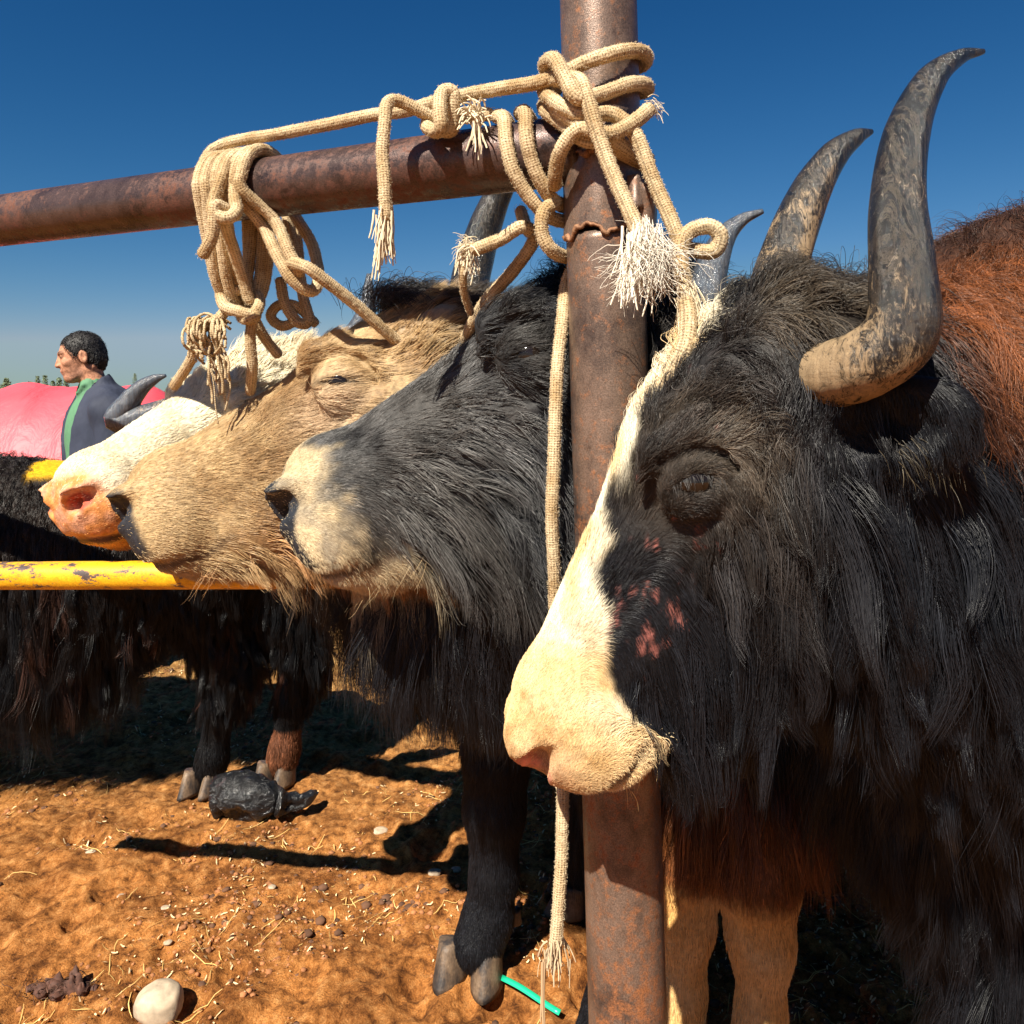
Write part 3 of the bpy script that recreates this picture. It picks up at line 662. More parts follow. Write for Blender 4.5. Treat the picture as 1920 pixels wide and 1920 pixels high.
# ---- brown yak
def yak_brown():
    H = Head((-.062, 1.484, 1.582), (-.89, -.06, -.45), (.05, -1, .12), 1.21, 22, 1.18)
    root = empty('yak', (.5, 2.7, 0))
    tag(root, 'light brown yak with closed eye, between the cream yak and grey-faced yak', 'yak')
    f = Field(axis((-.84, .10, .0055), (.10, .4, .02), (.4, 1.6, .04)), axis((1.15, 1.75, .0055), (1.75, 2.5, .016), (2.5, 3.2, .04)), axis((0, .5, .03), (.5, 1.0, .016), (1.0, 1.72, .0055), (1.72, 1.85, .02)))
    f.cone((.38, 2.45, 1.10), (1.35, 2.75, 1.08), .31, .31, .05)
    f.ell((.42, 2.45, 1.30), (.28, .22, .24), None, .08)
    f.cone(H.w(.06, 0, -.13), (.25, 2.25, 1.18), .14, .24, .10)
    f.cone(H.w(.14, 0, -.18), (.15, 2.2, 1.05), .12, .20, .08)
    f.cone(H.w(.20, 0, -.22), (-.40, 2.15, 1.06), .10, .19, .08); f.cone((-.40, 2.15, 1.06), (.3, 2.4, 1.05), .19, .26, .08)
    for (x, y) in ((.2, 2.2), (.35, 2.65), (1.3, 2.55), (1.4, 2.95)):
        leg(f, [(x + .04, y, .8), (x, y, .45), (x, y, .14), (x - .03, y, .08)], [.12, .06, .045, .05])
        for q in (-1, 1): claw((x - .05, y + q * .036, .0), (-1, 0), (0, -1), .085, .06, .033, root)
    head_sdf(f, H, 0, .95)
    def props(P, Nn):
        n, x, y, z, one, hw, back = std_props(P, Nn, H)
        nz = fbm(P, 14., 23, 3)
        col = mixc((.30, .185, .085), (.50, .35, .18), sstep(-.35, .4, nz + .5 * fbm(P, 40., 24, 2)))
        col = mixc(col, (.55, .40, .26), np.exp(-((x - .27) / .06) ** 2 - ((z + .06) / .04) ** 2) * hw)
        col = mixc(col, (.50, .35, .18), sstep(.44, .54, x) * hw)
        col = mixc(col, (.26, .12, .05), sstep(-.10, -.2, z) * sstep(.5, .38, x) * .8)
        col = mixc(col, (.03, .022, .018), sstep(.13, .03, x + .3 * z + nz * .06) * sstep(-.10, .0, z))
        col = mixc(col, (.02, .016, .014), 1 - hw)
        pad = sstep(.562, .580, x) * sstep(-.125, -.105, z) * (1 - sstep(-.035, -.012, z))
        rim = np.exp(-((x - .60) / .028) ** 2 - ((z + .048) / .028) ** 2 - ((np.abs(y) - .05) / .03) ** 2)
        pad = np.clip(pad + sstep(.25, .5, rim), 0, 1)
        skin = mixc(col * .8, (.025, .026, .032), pad)
        eu, ev = H.uv(x, z); slit = np.exp(-(eu / .032) ** 4 - (ev / .0045) ** 2) * hw * (np.abs(y) > .07); skin = mixc(skin, (.008, .006, .005), slit)
        side = sstep(-.12, -.18, z)
        Lh = np.interp(x, [-.1, .03, .12, .22, .35, .5, .62], [.09, .065, .036, .026, .021, .012, .005])
        Lj = np.interp(x, [0, .25, .40, .5, .54, .62], [.11, .11, .09, .06, .020, .006]); Lh = Lh * (1 - side) + Lj * side
        L = Lh * hw + .11 * (1 - hw)
        d = back * hw[:, None] + np.array([.2, .1, -1.]) * ((1 - hw) + .7 * hw * sstep(-.02, -.14, z))[:, None]
        w = (.45 + 1.8 * hw) * np.where(P[:, 1] > 2.3, .15, 1) * (1 - .93 * pad) * (1 - .9 * slit)
        return dict(w=w, len=L, col=col, skin=skin, dir=d, lift=.45 * (1 - hw) + .18 * hw, grav=np.clip(.75 * (1 - hw) + hw * (.1 + .6 * side), 0, 1),
                    r=np.where(L < .03, .0003, .00045), clump=np.interp(L, [.008, .03, .06], [.1, .4, .6]), clump_size=one * .014, flow=np.interp(L, [.006, .03], [.2, .6]), mess=.14 * one, curl=.15 * one)
    finish_yak(root, f, props, 200000, 31, H, 6)
    for q in (1, -1): eye_part(H, q, root)
    horn([H.w(.13, .07, -.02), at(790, 628, 1.39), at(835, 604, 1.385), at(875, 580, 1.43), at(900, 545, 1.50)], [.034, .034, .031, .024, .01], M_HORN3, root)
    horn([H.w(.05, -.08, -.04), H.w(.02, -.17, -.03), H.w(-.06, -.22, -.02), H.w(-.14, -.22, -.02)], [.034, .032, .028, .01], M_HORN3, root)
    # dark crest tuft behind the poll
    g = np.random.default_rng(9); whiskers(H, root, g, 160, (.36, .20, .09), .06, (.36, .54)); n = 2600; n = 4200; c = at(782, 572, 1.50)
    P = c + g.normal(0, 1, (n, 3)) * np.array([.042, .035, .012]); Nn = unit(P - (c - np.array([0, 0, .08])))
    o = np.ones(n)
    pts, rad, col = grow(P, Nn, dict(len=o * .09, dir=np.tile((.9, -.1, -.1), (n, 1)), lift=o * .5, grav=o * .7, r=o * .0005, clump=o * .5, clump_size=o * .02, col=np.tile((.02, .017, .016), (n, 1)), mess=o * .25, flow=o * .6, curl=o * .3), 5, 7)
    curves('crest_tuft', pts, rad, col, M_HAIR, root)
    return root, H

# ---- cream yak
def yak_cream():
    a = np.array((-.50, -.76, -.42)); H = Head((-.556, 1.962, 1.514), a, (.83, -.55, .12), 1.04, 28, 1.12)
    root = empty('yak', (.8, 3.2, 0))
    tag(root, 'cream white yak with pink orange muzzle and small dark horn, farthest head over the bar', 'yak')
    f = Field(axis((-1.04, -.34, .006), (-.34, .3, .025), (.3, 1.7, .045)), axis((1.36, 2.2, .006), (2.2, 2.7, .02), (2.7, 3.7, .045)), axis((0, .95, .035), (.95, 1.76, .0065), (1.76, 1.82, .02)))
    f.cone((.40, 3.1, 1.08), (1.4, 3.3, 1.05), .30, .30, .05)
    f.cone(H.w(.06, 0, -.12), (-.02, 2.75, 1.22), .13, .20, .10)
    f.cone((-.02, 2.75, 1.22), (.4, 3.05, 1.12), .20, .28, .10)
    for (x, y) in ((.25, 2.95), (.3, 3.35), (1.4, 3.1), (1.45, 3.5)):
        leg(f, [(x + .04, y, .8), (x, y, .45), (x, y, .14), (x - .03, y, .08)], [.12, .06, .045, .05])
        for q in (-1, 1): claw((x - .05, y + q * .036, .0), (-1, 0), (0, -1), .085, .06, .033, root)
    head_sdf(f, H, 0, 1.1)
    def props(P, Nn):
        n, x, y, z, one, hw, back = std_props(P, Nn, H)
        nz = fbm(P, 14., 43, 3)
        col = mixc((.74, .62, .42), (.82, .74, .56), sstep(-.3, .5, nz))
        col = mixc(col, (.70, .36, .12), sstep(-.03, -.10, z) * sstep(.40, .52, x) * hw)
        col = mixc(col, (.016, .013, .012), (1 - hw) * np.maximum(sstep(2.35, 2.6, P[:, 1]), sstep(1.35, 1.2, P[:, 2])))
        pad = sstep(.53, .575, x) * sstep(-.150, -.12, z) * (1 - sstep(-.02, .0, z))
        rim = np.exp(-((x - .595) / .035) ** 2 - ((z + .048) / .035) ** 2 - ((np.abs(y) - .055) / .035) ** 2)
        pad = np.clip(pad + sstep(.2, .5, rim), 0, 1)
        skin = mixc(col * .85, mixc((.62, .24, .07), (.66, .33, .20), sstep(-.3, .3, fbm(P, 40., 5, 2))), pad)
        hole = sstep(.35, .6, np.exp(-((x - .59) / .025) ** 2 - ((z + .052) / .018) ** 2 - ((np.abs(y) - .05) / .03) ** 2)); skin = mixc(skin, (.45, .09, .05), hole)
        lip = sstep(.012, .002, np.abs(z + .128 - .18 * (x - .61))) * sstep(.5, .54, x); skin = mixc(skin, (.12, .06, .04), lip * .8)
        side = sstep(-.12, -.18, z)
        Lh = np.interp(x, [-.1, .03, .20, .30, .42, .52, .62], [.09, .08, .05, .018, .010, .006, .004])
        Lj = np.interp(x, [0, .25, .45, .54, .62], [.08, .05, .04, .02, .010]); Lh = Lh * (1 - side) + Lj * side
        L = Lh * hw + .10 * (1 - hw)
        d = back * hw[:, None] + np.array([.2, .1, -1.]) * ((1 - hw) + .6 * hw * sstep(-.02, -.14, z))[:, None]
        w = (.3 + 1.8 * hw) * np.where(P[:, 1] > 2.6, .15, 1) * (1 - .93 * pad)
        return dict(w=w, len=L, col=col, skin=skin, dir=d, lift=.35 * (1 - hw) + .2 * hw + .2 * hw * sstep(.25, .1, x), grav=np.clip(.7 * (1 - hw) + hw * (.1 + .6 * side), 0, 1),
                    r=np.where(L < .015, .0004, .0006), clump=np.interp(L, [.008, .03, .06], [.05, .4, .6]), clump_size=one * .018, flow=np.interp(L, [.006, .03], [.15, .7]), mess=.14 * one, curl=np.interp(L, [.006, .03], [.1, .4]))
    finish_yak(root, f, props, 130000, 41, H, 6)
    for q in (1, -1): eye_part(H, q, root)
    horn([H.w(.05, -.09, -.04), H.w(.06, -.20, -.055), at(232, 790, 2.04), at(242, 755, 2.04), at(265, 727, 2.04), at(290, 711, 2.04), at(311, 704, 2.04)], [.030, .032, .032, .029, .021, .013, .004], M_HORN2, root)
    horn([H.w(.05, .09, -.04), H.w(.03, .18, -.03), H.w(-.03, .25, .02), H.w(-.08, .27, .10)], [.034, .034, .026, .006], M_HORN2, root)
    return root, H

# ---- dark yak standing across behind the bar on the left (only its body shows)
def yak_across():
    H = Head((-2.75, 2.75, 1.15), (-.8, 0, -.6))
    root = empty('yak', (-1.7, 2.85, 0))
    tag(root, 'dark yak with long belly skirt and yellow paint mark, standing across behind the others', 'yak')
    f = Field(axis((-3.4, -1.9, .035), (-1.9, -.5, .012)), axis((2.30, 3.4, .014)), axis((0, 1.4, .014)))
    f.cone((-2.35, 2.85, .88), (-1.32, 2.80, .90), .34, .26, .05)
    f.ell((-2.3, 2.85, 1.02), (.35, .24, .26), None, .06)
    f.ell((-1.14, 2.78, .84), (.26, .17, .20), None, .06)
    f.cone((-2.5, 2.85, 1.0), (-2.8, 2.8, 1.08), .25, .15, .08)
    head_sdf(f, H)
    for (x, y) in ((-1.04, 2.86), (-.80, 2.92), (-2.3, 2.65), (-2.4, 3.05)):
        leg(f, [(x - .05, y, .75), (x + .05, y, .46), (x + .0, y, .30), (x - .03, y, .12), (x - .04, y, .08)], [.14, .07, .05, .048, .055])
        for q in (-1, 1): claw((x - .06 + q * .036, y - .03, .0), (-.3, -1), (1, 0), .08, .055, .033, root)
    def props(P, Nn):
        n, x, y, z, one, hw, back = std_props(P, Nn, H)
        nz = fbm(P, 6., 63, 3)
        top = sstep(.75, 1.05, P[:, 2])
        col = mixc((.0055, .0055, .0062), (.020, .012, .008), top * (.6 + .4 * nz))
        tufts = sstep(.50, .62, noise(P * np.array([1, 1, .5]), 9., 15)) * (1 - top); col = mixc(col, (.16, .07, .045), tufts * .30)
        yel = sstep(.075, .060, np.abs(P[:, 0] + 1.60 + .6 * (P[:, 2] - 1.22)) + .02 * nz) * sstep(1.11, 1.14, P[:, 2] + .02 * nz)
        col = mixc(col, (.75, .40, .01), yel)
        lowleg = (P[:, 2] < .34); col = np.where(((P[:, 2] < .2) & (P[:, 0] > -.93))[:, None], np.array((.12, .045, .022)), col)
        skirt = sstep(1.0, .62, P[:, 2]) * (~lowleg)
        L = .055 + .42 * skirt * (.8 + .3 * fbm(P, 5., 6, 2)); L = np.where(lowleg, .02, L); L = np.where(yel > .3, .012, L)
        L = np.where(~lowleg, L * np.interp(P[:, 0], [-1.5, -1.25, -.9], [1, .50, .30]), L)
        d = np.tile((.12, -.05, -1.), (n, 1)).astype(float)
        w = (1.1 + 1.3 * skirt) * np.where(P[:, 1] > 2.95, .3, 1) * sstep(-2.4, -2.0, P[:, 0]) + .02
        return dict(w=w, len=L, col=col, skin=col * .8, dir=d, lift=.25 + .45 * top, grav=.9 * one, r=.0006 * one, clump=np.where(L > .08, .80, .3), clump_size=np.where(L > .08, .024, .015), flow=.25 * one, mess=.07 * one, curl=.05 * one)
    finish_yak(root, f, props, 170000, 51, H, 8)
    return root, H

# ---- tan-legged yak behind the big one
def yak_tan_legs():
    H = Head((.40, 1.78, 1.50), (-.75, .15, -.6), (.0, -1, .1), .9)
    root = empty('yak', (1.1, 2.1, 0))
    tag(root, 'yak with tan lower legs and rusty belly fringe behind the big black yak', 'yak')
    f = Field(axis((-.15, 1.0, .012), (1.0, 2.2, .04)), axis((1.3, 2.0, .012), (2.0, 2.9, .04)), axis((0, 1.75, .012)))
    f.cone((.75, 1.92, 1.02), (1.7, 2.25, 1.02), .30, .30, .05)
    f.cone((.50, 1.68, .85), (.8, 1.85, .95), .17, .25, .06)
    f.cone(H.w(.06, 0, -.12), (.65, 1.85, 1.1), .13, .24, .08)
    legs = [(.335, 1.62, -.01), (.475, 1.56, 0), (1.5, 2.2, 0), (1.6, 2.5, 0)]
    for (x, y, o) in legs:
        leg(f, [(x + .06, y + .06, .70), (x + .01, y + .01, .46), (x + .012, y, .34), (x + .01, y, .20), (x - .0, y, .12), (x - .01, y - .01, .08)], [.12, .072, .055, .041, .045, .050])
        for q in (-1, 1): claw((x - .01 + q * .036, y - .04, .0), (q * .1, -1), (1, 0), .085, .06, .033, root)
    head_sdf(f, H)
    def props(P, Nn):
        n, x, y, z, one, hw, back = std_props(P, Nn, H)
        nz = fbm(P, 10., 83, 3)
        t = sstep(.74, .58, P[:, 2] + .06 * nz); col = mixc((.012, .010, .010), (.16, .055, .018), t)
        t2 = sstep(.46, .40, P[:, 2] + .04 * nz); col = mixc(col, mixc(TANLEG, (.66, .44, .20), sstep(-.2, .4, nz)), t2)
        L = np.where(P[:, 2] > .56, .15, .014) * one
        d = np.tile((.0, -.05, -1.), (n, 1)).astype(float)
        w = (.6 + 1.6 * sstep(1.0, .6, P[:, 2])) * np.where(P[:, 1] > 1.9, .2, 1) * sstep(1.2, .9, P[:, 0]) + .02
        return dict(w=w, len=L, col=col, skin=col * .8, dir=d, lift=.3 * one, grav=.85 * one, r=.0006 * one, clump=np.where(L > .05, .7, .3), clump_size=np.where(L > .05, .022, .01), flow=.3 * one, mess=.1 * one, curl=.1 * one)
    finish_yak(root, f, props, 60000, 61, H, 7)
    for q in (1, -1): horn([H.w(.03, .08 * q, -.05), H.w(.02, .17 * q, -.08), H.w(-.02, .22 * q, -.06), H.w(-.06, .23 * q, -.02)], [.036, .034, .026, .006], M_HORN2, root)
    return root, H

Y4, H4 = yak_near()
Y3, H3 = yak_mid()
Y2, H2 = yak_brown()
Y1, H1 = yak_cream()
Y0, H0 = yak_across()
Y5, H5 = yak_tan_legs()

exec_rest = True
# ------------------------------------------------------------------ post and rails
def lathe_pipe(name, a, b, r, material, parent=None, sides=48, mod=None, step=.01):
    a, b = np.asarray(a, float), np.asarray(b, float); n = max(2, int(np.linalg.norm(b - a) / step))
    S = a + (b - a) * np.linspace(0, 1, n)[:, None]
    return tube_obj(name, S, r, material, parent, sides, mod)
PA, PB = at(1122, 0, 1.12), at(1177, 1920, 1.12)
pdir = (PB - PA) / (PB[2] - PA[2])
post_at = lambda z: PA + pdir * (z - PA[2])
post = empty('hitching_post', post_at(0.0))
tag(post, 'thick rusty steel post the ropes are wound around', 'post')
dent = lambda th, s, S: 1 + .006 * noise(np.stack(np.broadcast_arrays(np.cos(th) * 1.5, np.sin(th) * 1.5, s * 9), -1), 1., 8)
ZJ = 1.4 + (HY - 445) / F_PX * 1.12
lathe_pipe('lower_pipe', post_at(-.05), post_at(ZJ), .0545, M_POST, post, mod=dent)
def ragged(th, s, S):
    return 1 + .012 * noise(np.stack(np.broadcast_arrays(np.cos(th) * 3, np.sin(th) * 3, s * 30), -1), 1., 18)
# ragged sleeve overlapping the joint
def sleeve():
    z0, z1 = ZJ - .004, 1.4 + (HY - 285) / F_PX * 1.12; sd, rg = 72, 26; V = []; Q = []
    for k in range(rg):
        for i in range(sd):
            a = 2 * math.pi * i / sd; t = k / (rg - 1)
            jag = .014 * float(noise(np.array([math.cos(a) * 2.3, math.sin(a) * 2.3, 3.]), 1., 5)) + .005 * float(noise(np.array([math.cos(a) * 9, math.sin(a) * 9, 1.]), 1., 6))
            z = z0 + jag * (1 - t) + (z1 - z0) * t - jag * 1.3 * t
            c = post_at(z); r = .0575 + .0012 * float(noise(np.array([math.cos(a) * 3, math.sin(a) * 3, t * 4]), 1., 2)) - .002 * t
            V.append((c[0] + r * math.cos(a), c[1] + r * math.sin(a), z))
    for k in range(rg - 1):
        for i in range(sd): Q.append((k * sd + i, k * sd + (i + 1) % sd, (k + 1) * sd + (i + 1) % sd, (k + 1) * sd + i))
    o = mesh('sleeve', V, Q, M_POST, post); md = o.modifiers.new('t', 'SOLIDIFY'); md.thickness = .004; md.offset = -1
    for (zz, jg, ph) in ((z0, 1, 0), (z1, -1.3, 1)):
        S = []
        for i in range(41):
            a = -math.pi * (.98) + i / 40 * math.pi * .96 if True else 0
            jag = (.014 * float(noise(np.array([math.cos(a) * 2.3, math.sin(a) * 2.3, 3.]), 1., 5)) + .005 * float(noise(np.array([math.cos(a) * 9, math.sin(a) * 9, 1.]), 1., 6))) * jg
            c = post_at(zz + jag); S.append((c[0] + .0575 * math.cos(a), c[1] + .0575 * math.sin(a), zz + jag))
        S = spline(S, .002)
        rad = .0022 + .0022 * (noise(S, 60., 2) + .3).clip(0, 1) * 1.3
        tube_obj('weld_bead', S, rad, M_WELD, post, 10, lambda th, s, S_: 1 + .3 * noise(np.stack(np.broadcast_arrays(np.cos(th), np.sin(th), s * 300), -1), 1., 7))
sleeve()
lathe_pipe('upper_pipe', post_at(ZJ + .01), post_at(2.6), .0535, M_POST, post, mod=dent)
def flap(px, py, w, h, tilt):
    c = at(px, py, 1.06); V = []; Q = []
    for j in range(7):
        for i in range(6):
            u, v = i / 5 - .5, j / 6 - .5
            p = c + np.array([u * w, .012 * (1 - (u * 2) ** 2) * -1 + .02 * v * tilt + .01 * u, v * h + .3 * u * h * tilt]) + .002 * np.array([0, 1, 1]) * float(noise(np.array([u * 4, v * 4, px]), 1., 2))
            V.append(p)
    for j in range(6):
        for i in range(5): Q.append((j * 6 + i, j * 6 + i + 1, j * 6 + i + 7, j * 6 + i + 6))
    o = mesh('torn_flap', V, Q, M_POST, post); md = o.modifiers.new('t', 'SOLIDIFY'); md.thickness = .002; return o
flap(1196, 362, .030, .05, .4); flap(1215, 395, .026, .06, -.5)

RL, RR_ = at(0, 419, 1.55), at(1090, 272, 1.12)
RL[2] = 1.742; RR_[2] = 1.747
rdir = unit(RR_ - RL)
rail = lathe_pipe('top_rail', RL - rdir * 1.6, RR_ + rdir * .005, .048, M_RAIL, None, 48, dent)
tag(rail, 'thick brown steel rail running from the post to the left above the yak heads', 'rail')
bar = lathe_pipe('yellow_bar', at(-500, 1082, 1.69), at(700, 1076, 1.465), .0272, M_YELLOW, None, 32, dent)
tag(bar, 'thin steel bar in chipped yellow paint under the yak muzzles', 'bar')
def rail_pt(px):                                     # a point of the rail axis seen at photograph column px
    k = (px - CX) / F_PX; t = (k * RL[1] - RL[0]) / (rdir[0] - k * rdir[1]); return RL + rdir * t

# ------------------------------------------------------------------ ropes
braid = lambda th, s, S: 1 + .018 * np.sin(5 * th + s * 700) * np.sin(5 * th - s * 700) + .07 * noise(np.stack(np.broadcast_arrays(np.cos(th) * 2, np.sin(th) * 2, s * 260), -1), 1., 12)
rope_seed = [0]
def rope(pts, label, r=.0096, fray=None, group=None, fuzz=1.0, whip=None):
    """pts: world points; fray: list of dicts for loose yarn ends (children)"""
    S = spline(pts, .0028); rope_seed[0] += 1; g = np.random.default_rng(rope_seed[0])
    S = S + np.stack([fbm(S, 9., 40 + i, 2) for i in range(3)], -1) * .0022
    n = len(S); rad = np.full(n, r); rad[:3] *= (.6, .85, .95); rad[-3:] *= (.95, .85, .6)
    o = tube_obj('rope', S, rad * (1 + .05 * fbm(S, 30., 3, 2)), M_ROPE, None, 22, braid)
    tag(o, label, 'rope', group)
    T, U, W = frames(S); m = int(n * 22 * fuzz); i = g.integers(0, n, m); a = g.random(m) * 2 * math.pi
    Nn = np.cos(a)[:, None] * U[i] + np.sin(a)[:, None] * W[i]; P = S[i] + Nn * r * .96
    D = unit(Nn * .9 + T[i] * g.normal(0, .9, m)[:, None] + g.normal(0, .5, (m, 3))); L = .0024 * (.4 + g.random(m))
    P2 = P + D * L[:, None] * .5; D2 = unit(D + g.normal(0, .5, (m, 3))); P3 = P2 + D2 * L[:, None] * .5
    curves('loose_fibre', np.stack([P, P2, P3], 1), np.tile((.00022, .00018, .0001), (m, 1)), np.tile((.62, .50, .33), (m, 1)), M_FUZZ, o)
    for fr in (fray or []): frayed(o, **fr)
    return o
def frayed(parent, p, d, ln, n=60, spread=.35, r=.0009, col=(.66, .55, .38), wide=.008, name='frayed_end', grav=.3, kink=.35, seed=0):
    g = np.random.default_rng(seed + 77); k = 14; p = np.asarray(p, float); d = unit(d)
    P = p + g.normal(0, 1, (n, 3)) * wide * .5; D = unit(d + g.normal(0, spread, (n, 3))); pts = np.zeros((n, k, 3)); pts[:, 0] = P
    L = ln * (.55 + .55 * g.random(n)); ph = g.normal(0, 1, (n, 3))
    for i in range(1, k):
        D = unit(D + np.array([0, 0, -grav / k * 6]) + g.normal(0, kink / 2.2, (n, 3)) * .5 + np.cross(D, ph) * kink * .06)
        pts[:, i] = pts[:, i - 1] + D * L[:, None] / (k - 1)
    rad = np.repeat((r * (.6 + .8 * g.random(n)))[:, None], k, 1) * np.linspace(1, .55, k)[None]
    curves(name, pts, rad, np.array(col)[None] * (.75 + .4 * g.random(n))[:, None], M_FUZZ, parent)
def px(*L): return [at(*q) for q in L]

# long line from the coil on the rail up to the post, wound round it and tied off
wrap = []
def around(px0, py0, px1, py1, ynear=1.052, yfar=1.185, up=1):
    """front-left to right edge, round the back of the post"""
    return [at(px0, py0, ynear), at((px0 + px1) / 2, (py0 + py1) / 2 - 4, ynear - .004), at(px1 - 15, py1, ynear + .03), at(px1 + 2, py1 + 16, 1.12), at(px1 - 30, py1 + 20, yfar)]
rope(px((395, 330, 1.33), (385, 300, 1.37), (425, 268, 1.36), (560, 244, 1.28), (690, 218, 1.22), (760, 208, 1.19), (850, 184, 1.15), (940, 166, 1.11), (1030, 150, 1.06), (1100, 117, 1.04), (1160, 98, 1.045), (1200, 96, 1.08), (1212, 108, 1.12), (1195, 125, 1.17), (1110, 140, 1.20), (1045, 150, 1.17), (1022, 125, 1.08), (1040, 112, 1.035), (1062, 150, 1.02), (1085, 185, 1.015), (1130, 176, 1.035), (1180, 158, 1.05), (1210, 158, 1.09), (1205, 172, 1.15), (1130, 190, 1.19), (1060, 215, 1.18)),
     'long pale rope stretched taut from the rail coil up to the post')
rope(px((1045, 170, 1.15), (1020, 170, 1.10), (1040, 190, 1.05), (1090, 215, 1.03), (1150, 215, 1.035), (1190, 250, 1.03), (1215, 310, 1.025), (1240, 370, 1.02), (1262, 420, 1.01), (1278, 458, 1.00), (1300, 470, .995), (1338, 470, .99), (1350, 442, .985), (1330, 424, .985), (1298, 432, .985), (1280, 450, .98), (1275, 480, .975), (1280, 520, .97), (1290, 570, .955)),
     'pale rope from the post down to a curled loop above the big yak\'s blaze',
     fray=[dict(p=at(1287, 545, .95), d=(.25, -.1, -.9), ln=.07, n=70, spread=.25, r=.0007, wide=.012, seed=4)])
rope(px((1060, 158, 1.10), (1045, 150, 1.05), (1085, 150, 1.025), (1100, 180, 1.015), (1115, 230, 1.01), (1140, 300, 1.005), (1170, 370, .99), (1192, 425, .975), (1205, 455, .965)),
     'pale rope hanging straight down the front of the post to a white frayed tassel',
     fray=[dict(p=at(1208, 440, .955), d=(.12, -.1, -.95), ln=.088, n=520, spread=.08, r=.00042, col=(.70, .64, .54), wide=.017, grav=.12, kink=.95, name='tassel', seed=1),
           dict(p=at(1190, 445, .955), d=(-.15, -.1, -.95), ln=.09, n=34, spread=.08, r=.0015, col=(.80, .72, .58), wide=.016, grav=.2, kink=.25, name='tassel', seed=2)])
rope(px((1030, 205, 1.13), (1045, 205, 1.06), (1080, 230, 1.04), (1110, 245, 1.025), (1150, 250, 1.02), (1195, 225, 1.03), (1222, 202, 1.05)),
     'short pale rope crossing the post in front with a fuzzy cut end',
     fray=[dict(p=at(1222, 203, 1.05), d=(.8, 0, .35), ln=.016, n=50, spread=.4, r=.0004, wide=.010, seed=3)])
rope(px((1060, 280, 1.20), (1040, 345, 1.10), (1048, 290, 1.05), (1075, 250, 1.035), (1105, 240, 1.03), (1150, 262, 1.035), (1200, 300, 1.08), (1215, 330, 1.14)),
     'pale rope loop bent round the joint of rail and post')
rope(px((1025, 190, 1.16), (1022, 205, 1.09), (1060, 235, 1.06), (1095, 262, 1.045), (1140, 270, 1.05), (1190, 300, 1.08), (1216, 300, 1.13), (1190, 270, 1.19)),
     'pale rope lowest of the turns wound around the post')
# strap loops over the rail next to the post
def over_rail(c, r2=.060, a0=-70, a1=200, lean=0.0, n=9):
    """points of a turn over the rail at column c; angle 0 = toward the camera"""
    C = rail_pt(c); e1 = np.array([-rdir[1], rdir[0], 0.]); e1 = -e1 / np.linalg.norm(e1)
    if e1[1] > 0: e1 = -e1
    out = []
    for i in range(n):
        a = R(a0 + (a1 - a0) * i / (n - 1)); out.append(C + e1 * r2 * math.cos(a) + np.array([0, 0, 1]) * r2 * math.sin(a) + rdir * lean * (i / (n - 1) - .5))
    return out
b = over_rail(946, .060, 62, 165, 0, 5)[::-1]
rope(b + px((944, 222, 1.115), (948, 265, 1.10), (960, 315, 1.10), (982, 358, 1.11), (1012, 392, 1.12), (1045, 412, 1.14), (1085, 415, 1.2)), 'pale rope looped over the rail beside the post, left one of the close pair')
b = over_rail(988, .060, 62, 165, 0, 5)[::-1]
rope(b + px((984, 210, 1.10), (986, 255, 1.085), (996, 300, 1.09), (1014, 342, 1.10), (1038, 375, 1.12), (1070, 392, 1.17)), 'pale rope looped over the rail beside the post, right one of the close pair')
rope(px((1055, 385, 1.20), (1040, 380, 1.12), (1018, 400, 1.10), (1018, 440, 1.10), (1040, 472, 1.11), (1075, 485, 1.18)), 'small open rope ring left of the post below the rail')
rope(px((975, 390, 1.25), (985, 425, 1.22), (1000, 450, 1.2), (960, 510, 1.22), (915, 560, 1.25), (890, 600, 1.28), (870, 640, 1.33)), 'slanting pale rope from under the rail to the grey-faced yak\'s far horn')
rope(px((1000, 432, 1.18), (975, 425, 1.17), (940, 447, 1.18), (905, 462, 1.18), (880, 470, 1.18)), 'short pale rope stub below the rail ending in a burst tuft', fray=[
    dict(p=at(880, 466, 1.18), d=(-.6, -.1, .5), ln=.03, n=70, spread=.6, r=.0007, wide=.012, seed=8),
    dict(p=at(878, 475, 1.18), d=(0, 0, -1), ln=.035, n=30, spread=.4, r=.001, wide=.012, seed=9)])
rope(px((878, 470, 1.2), (870, 510, 1.2), (872, 550, 1.22), (885, 590, 1.25)), 'thin twisted white cord hanging beside the dusty horn', r=.0058)
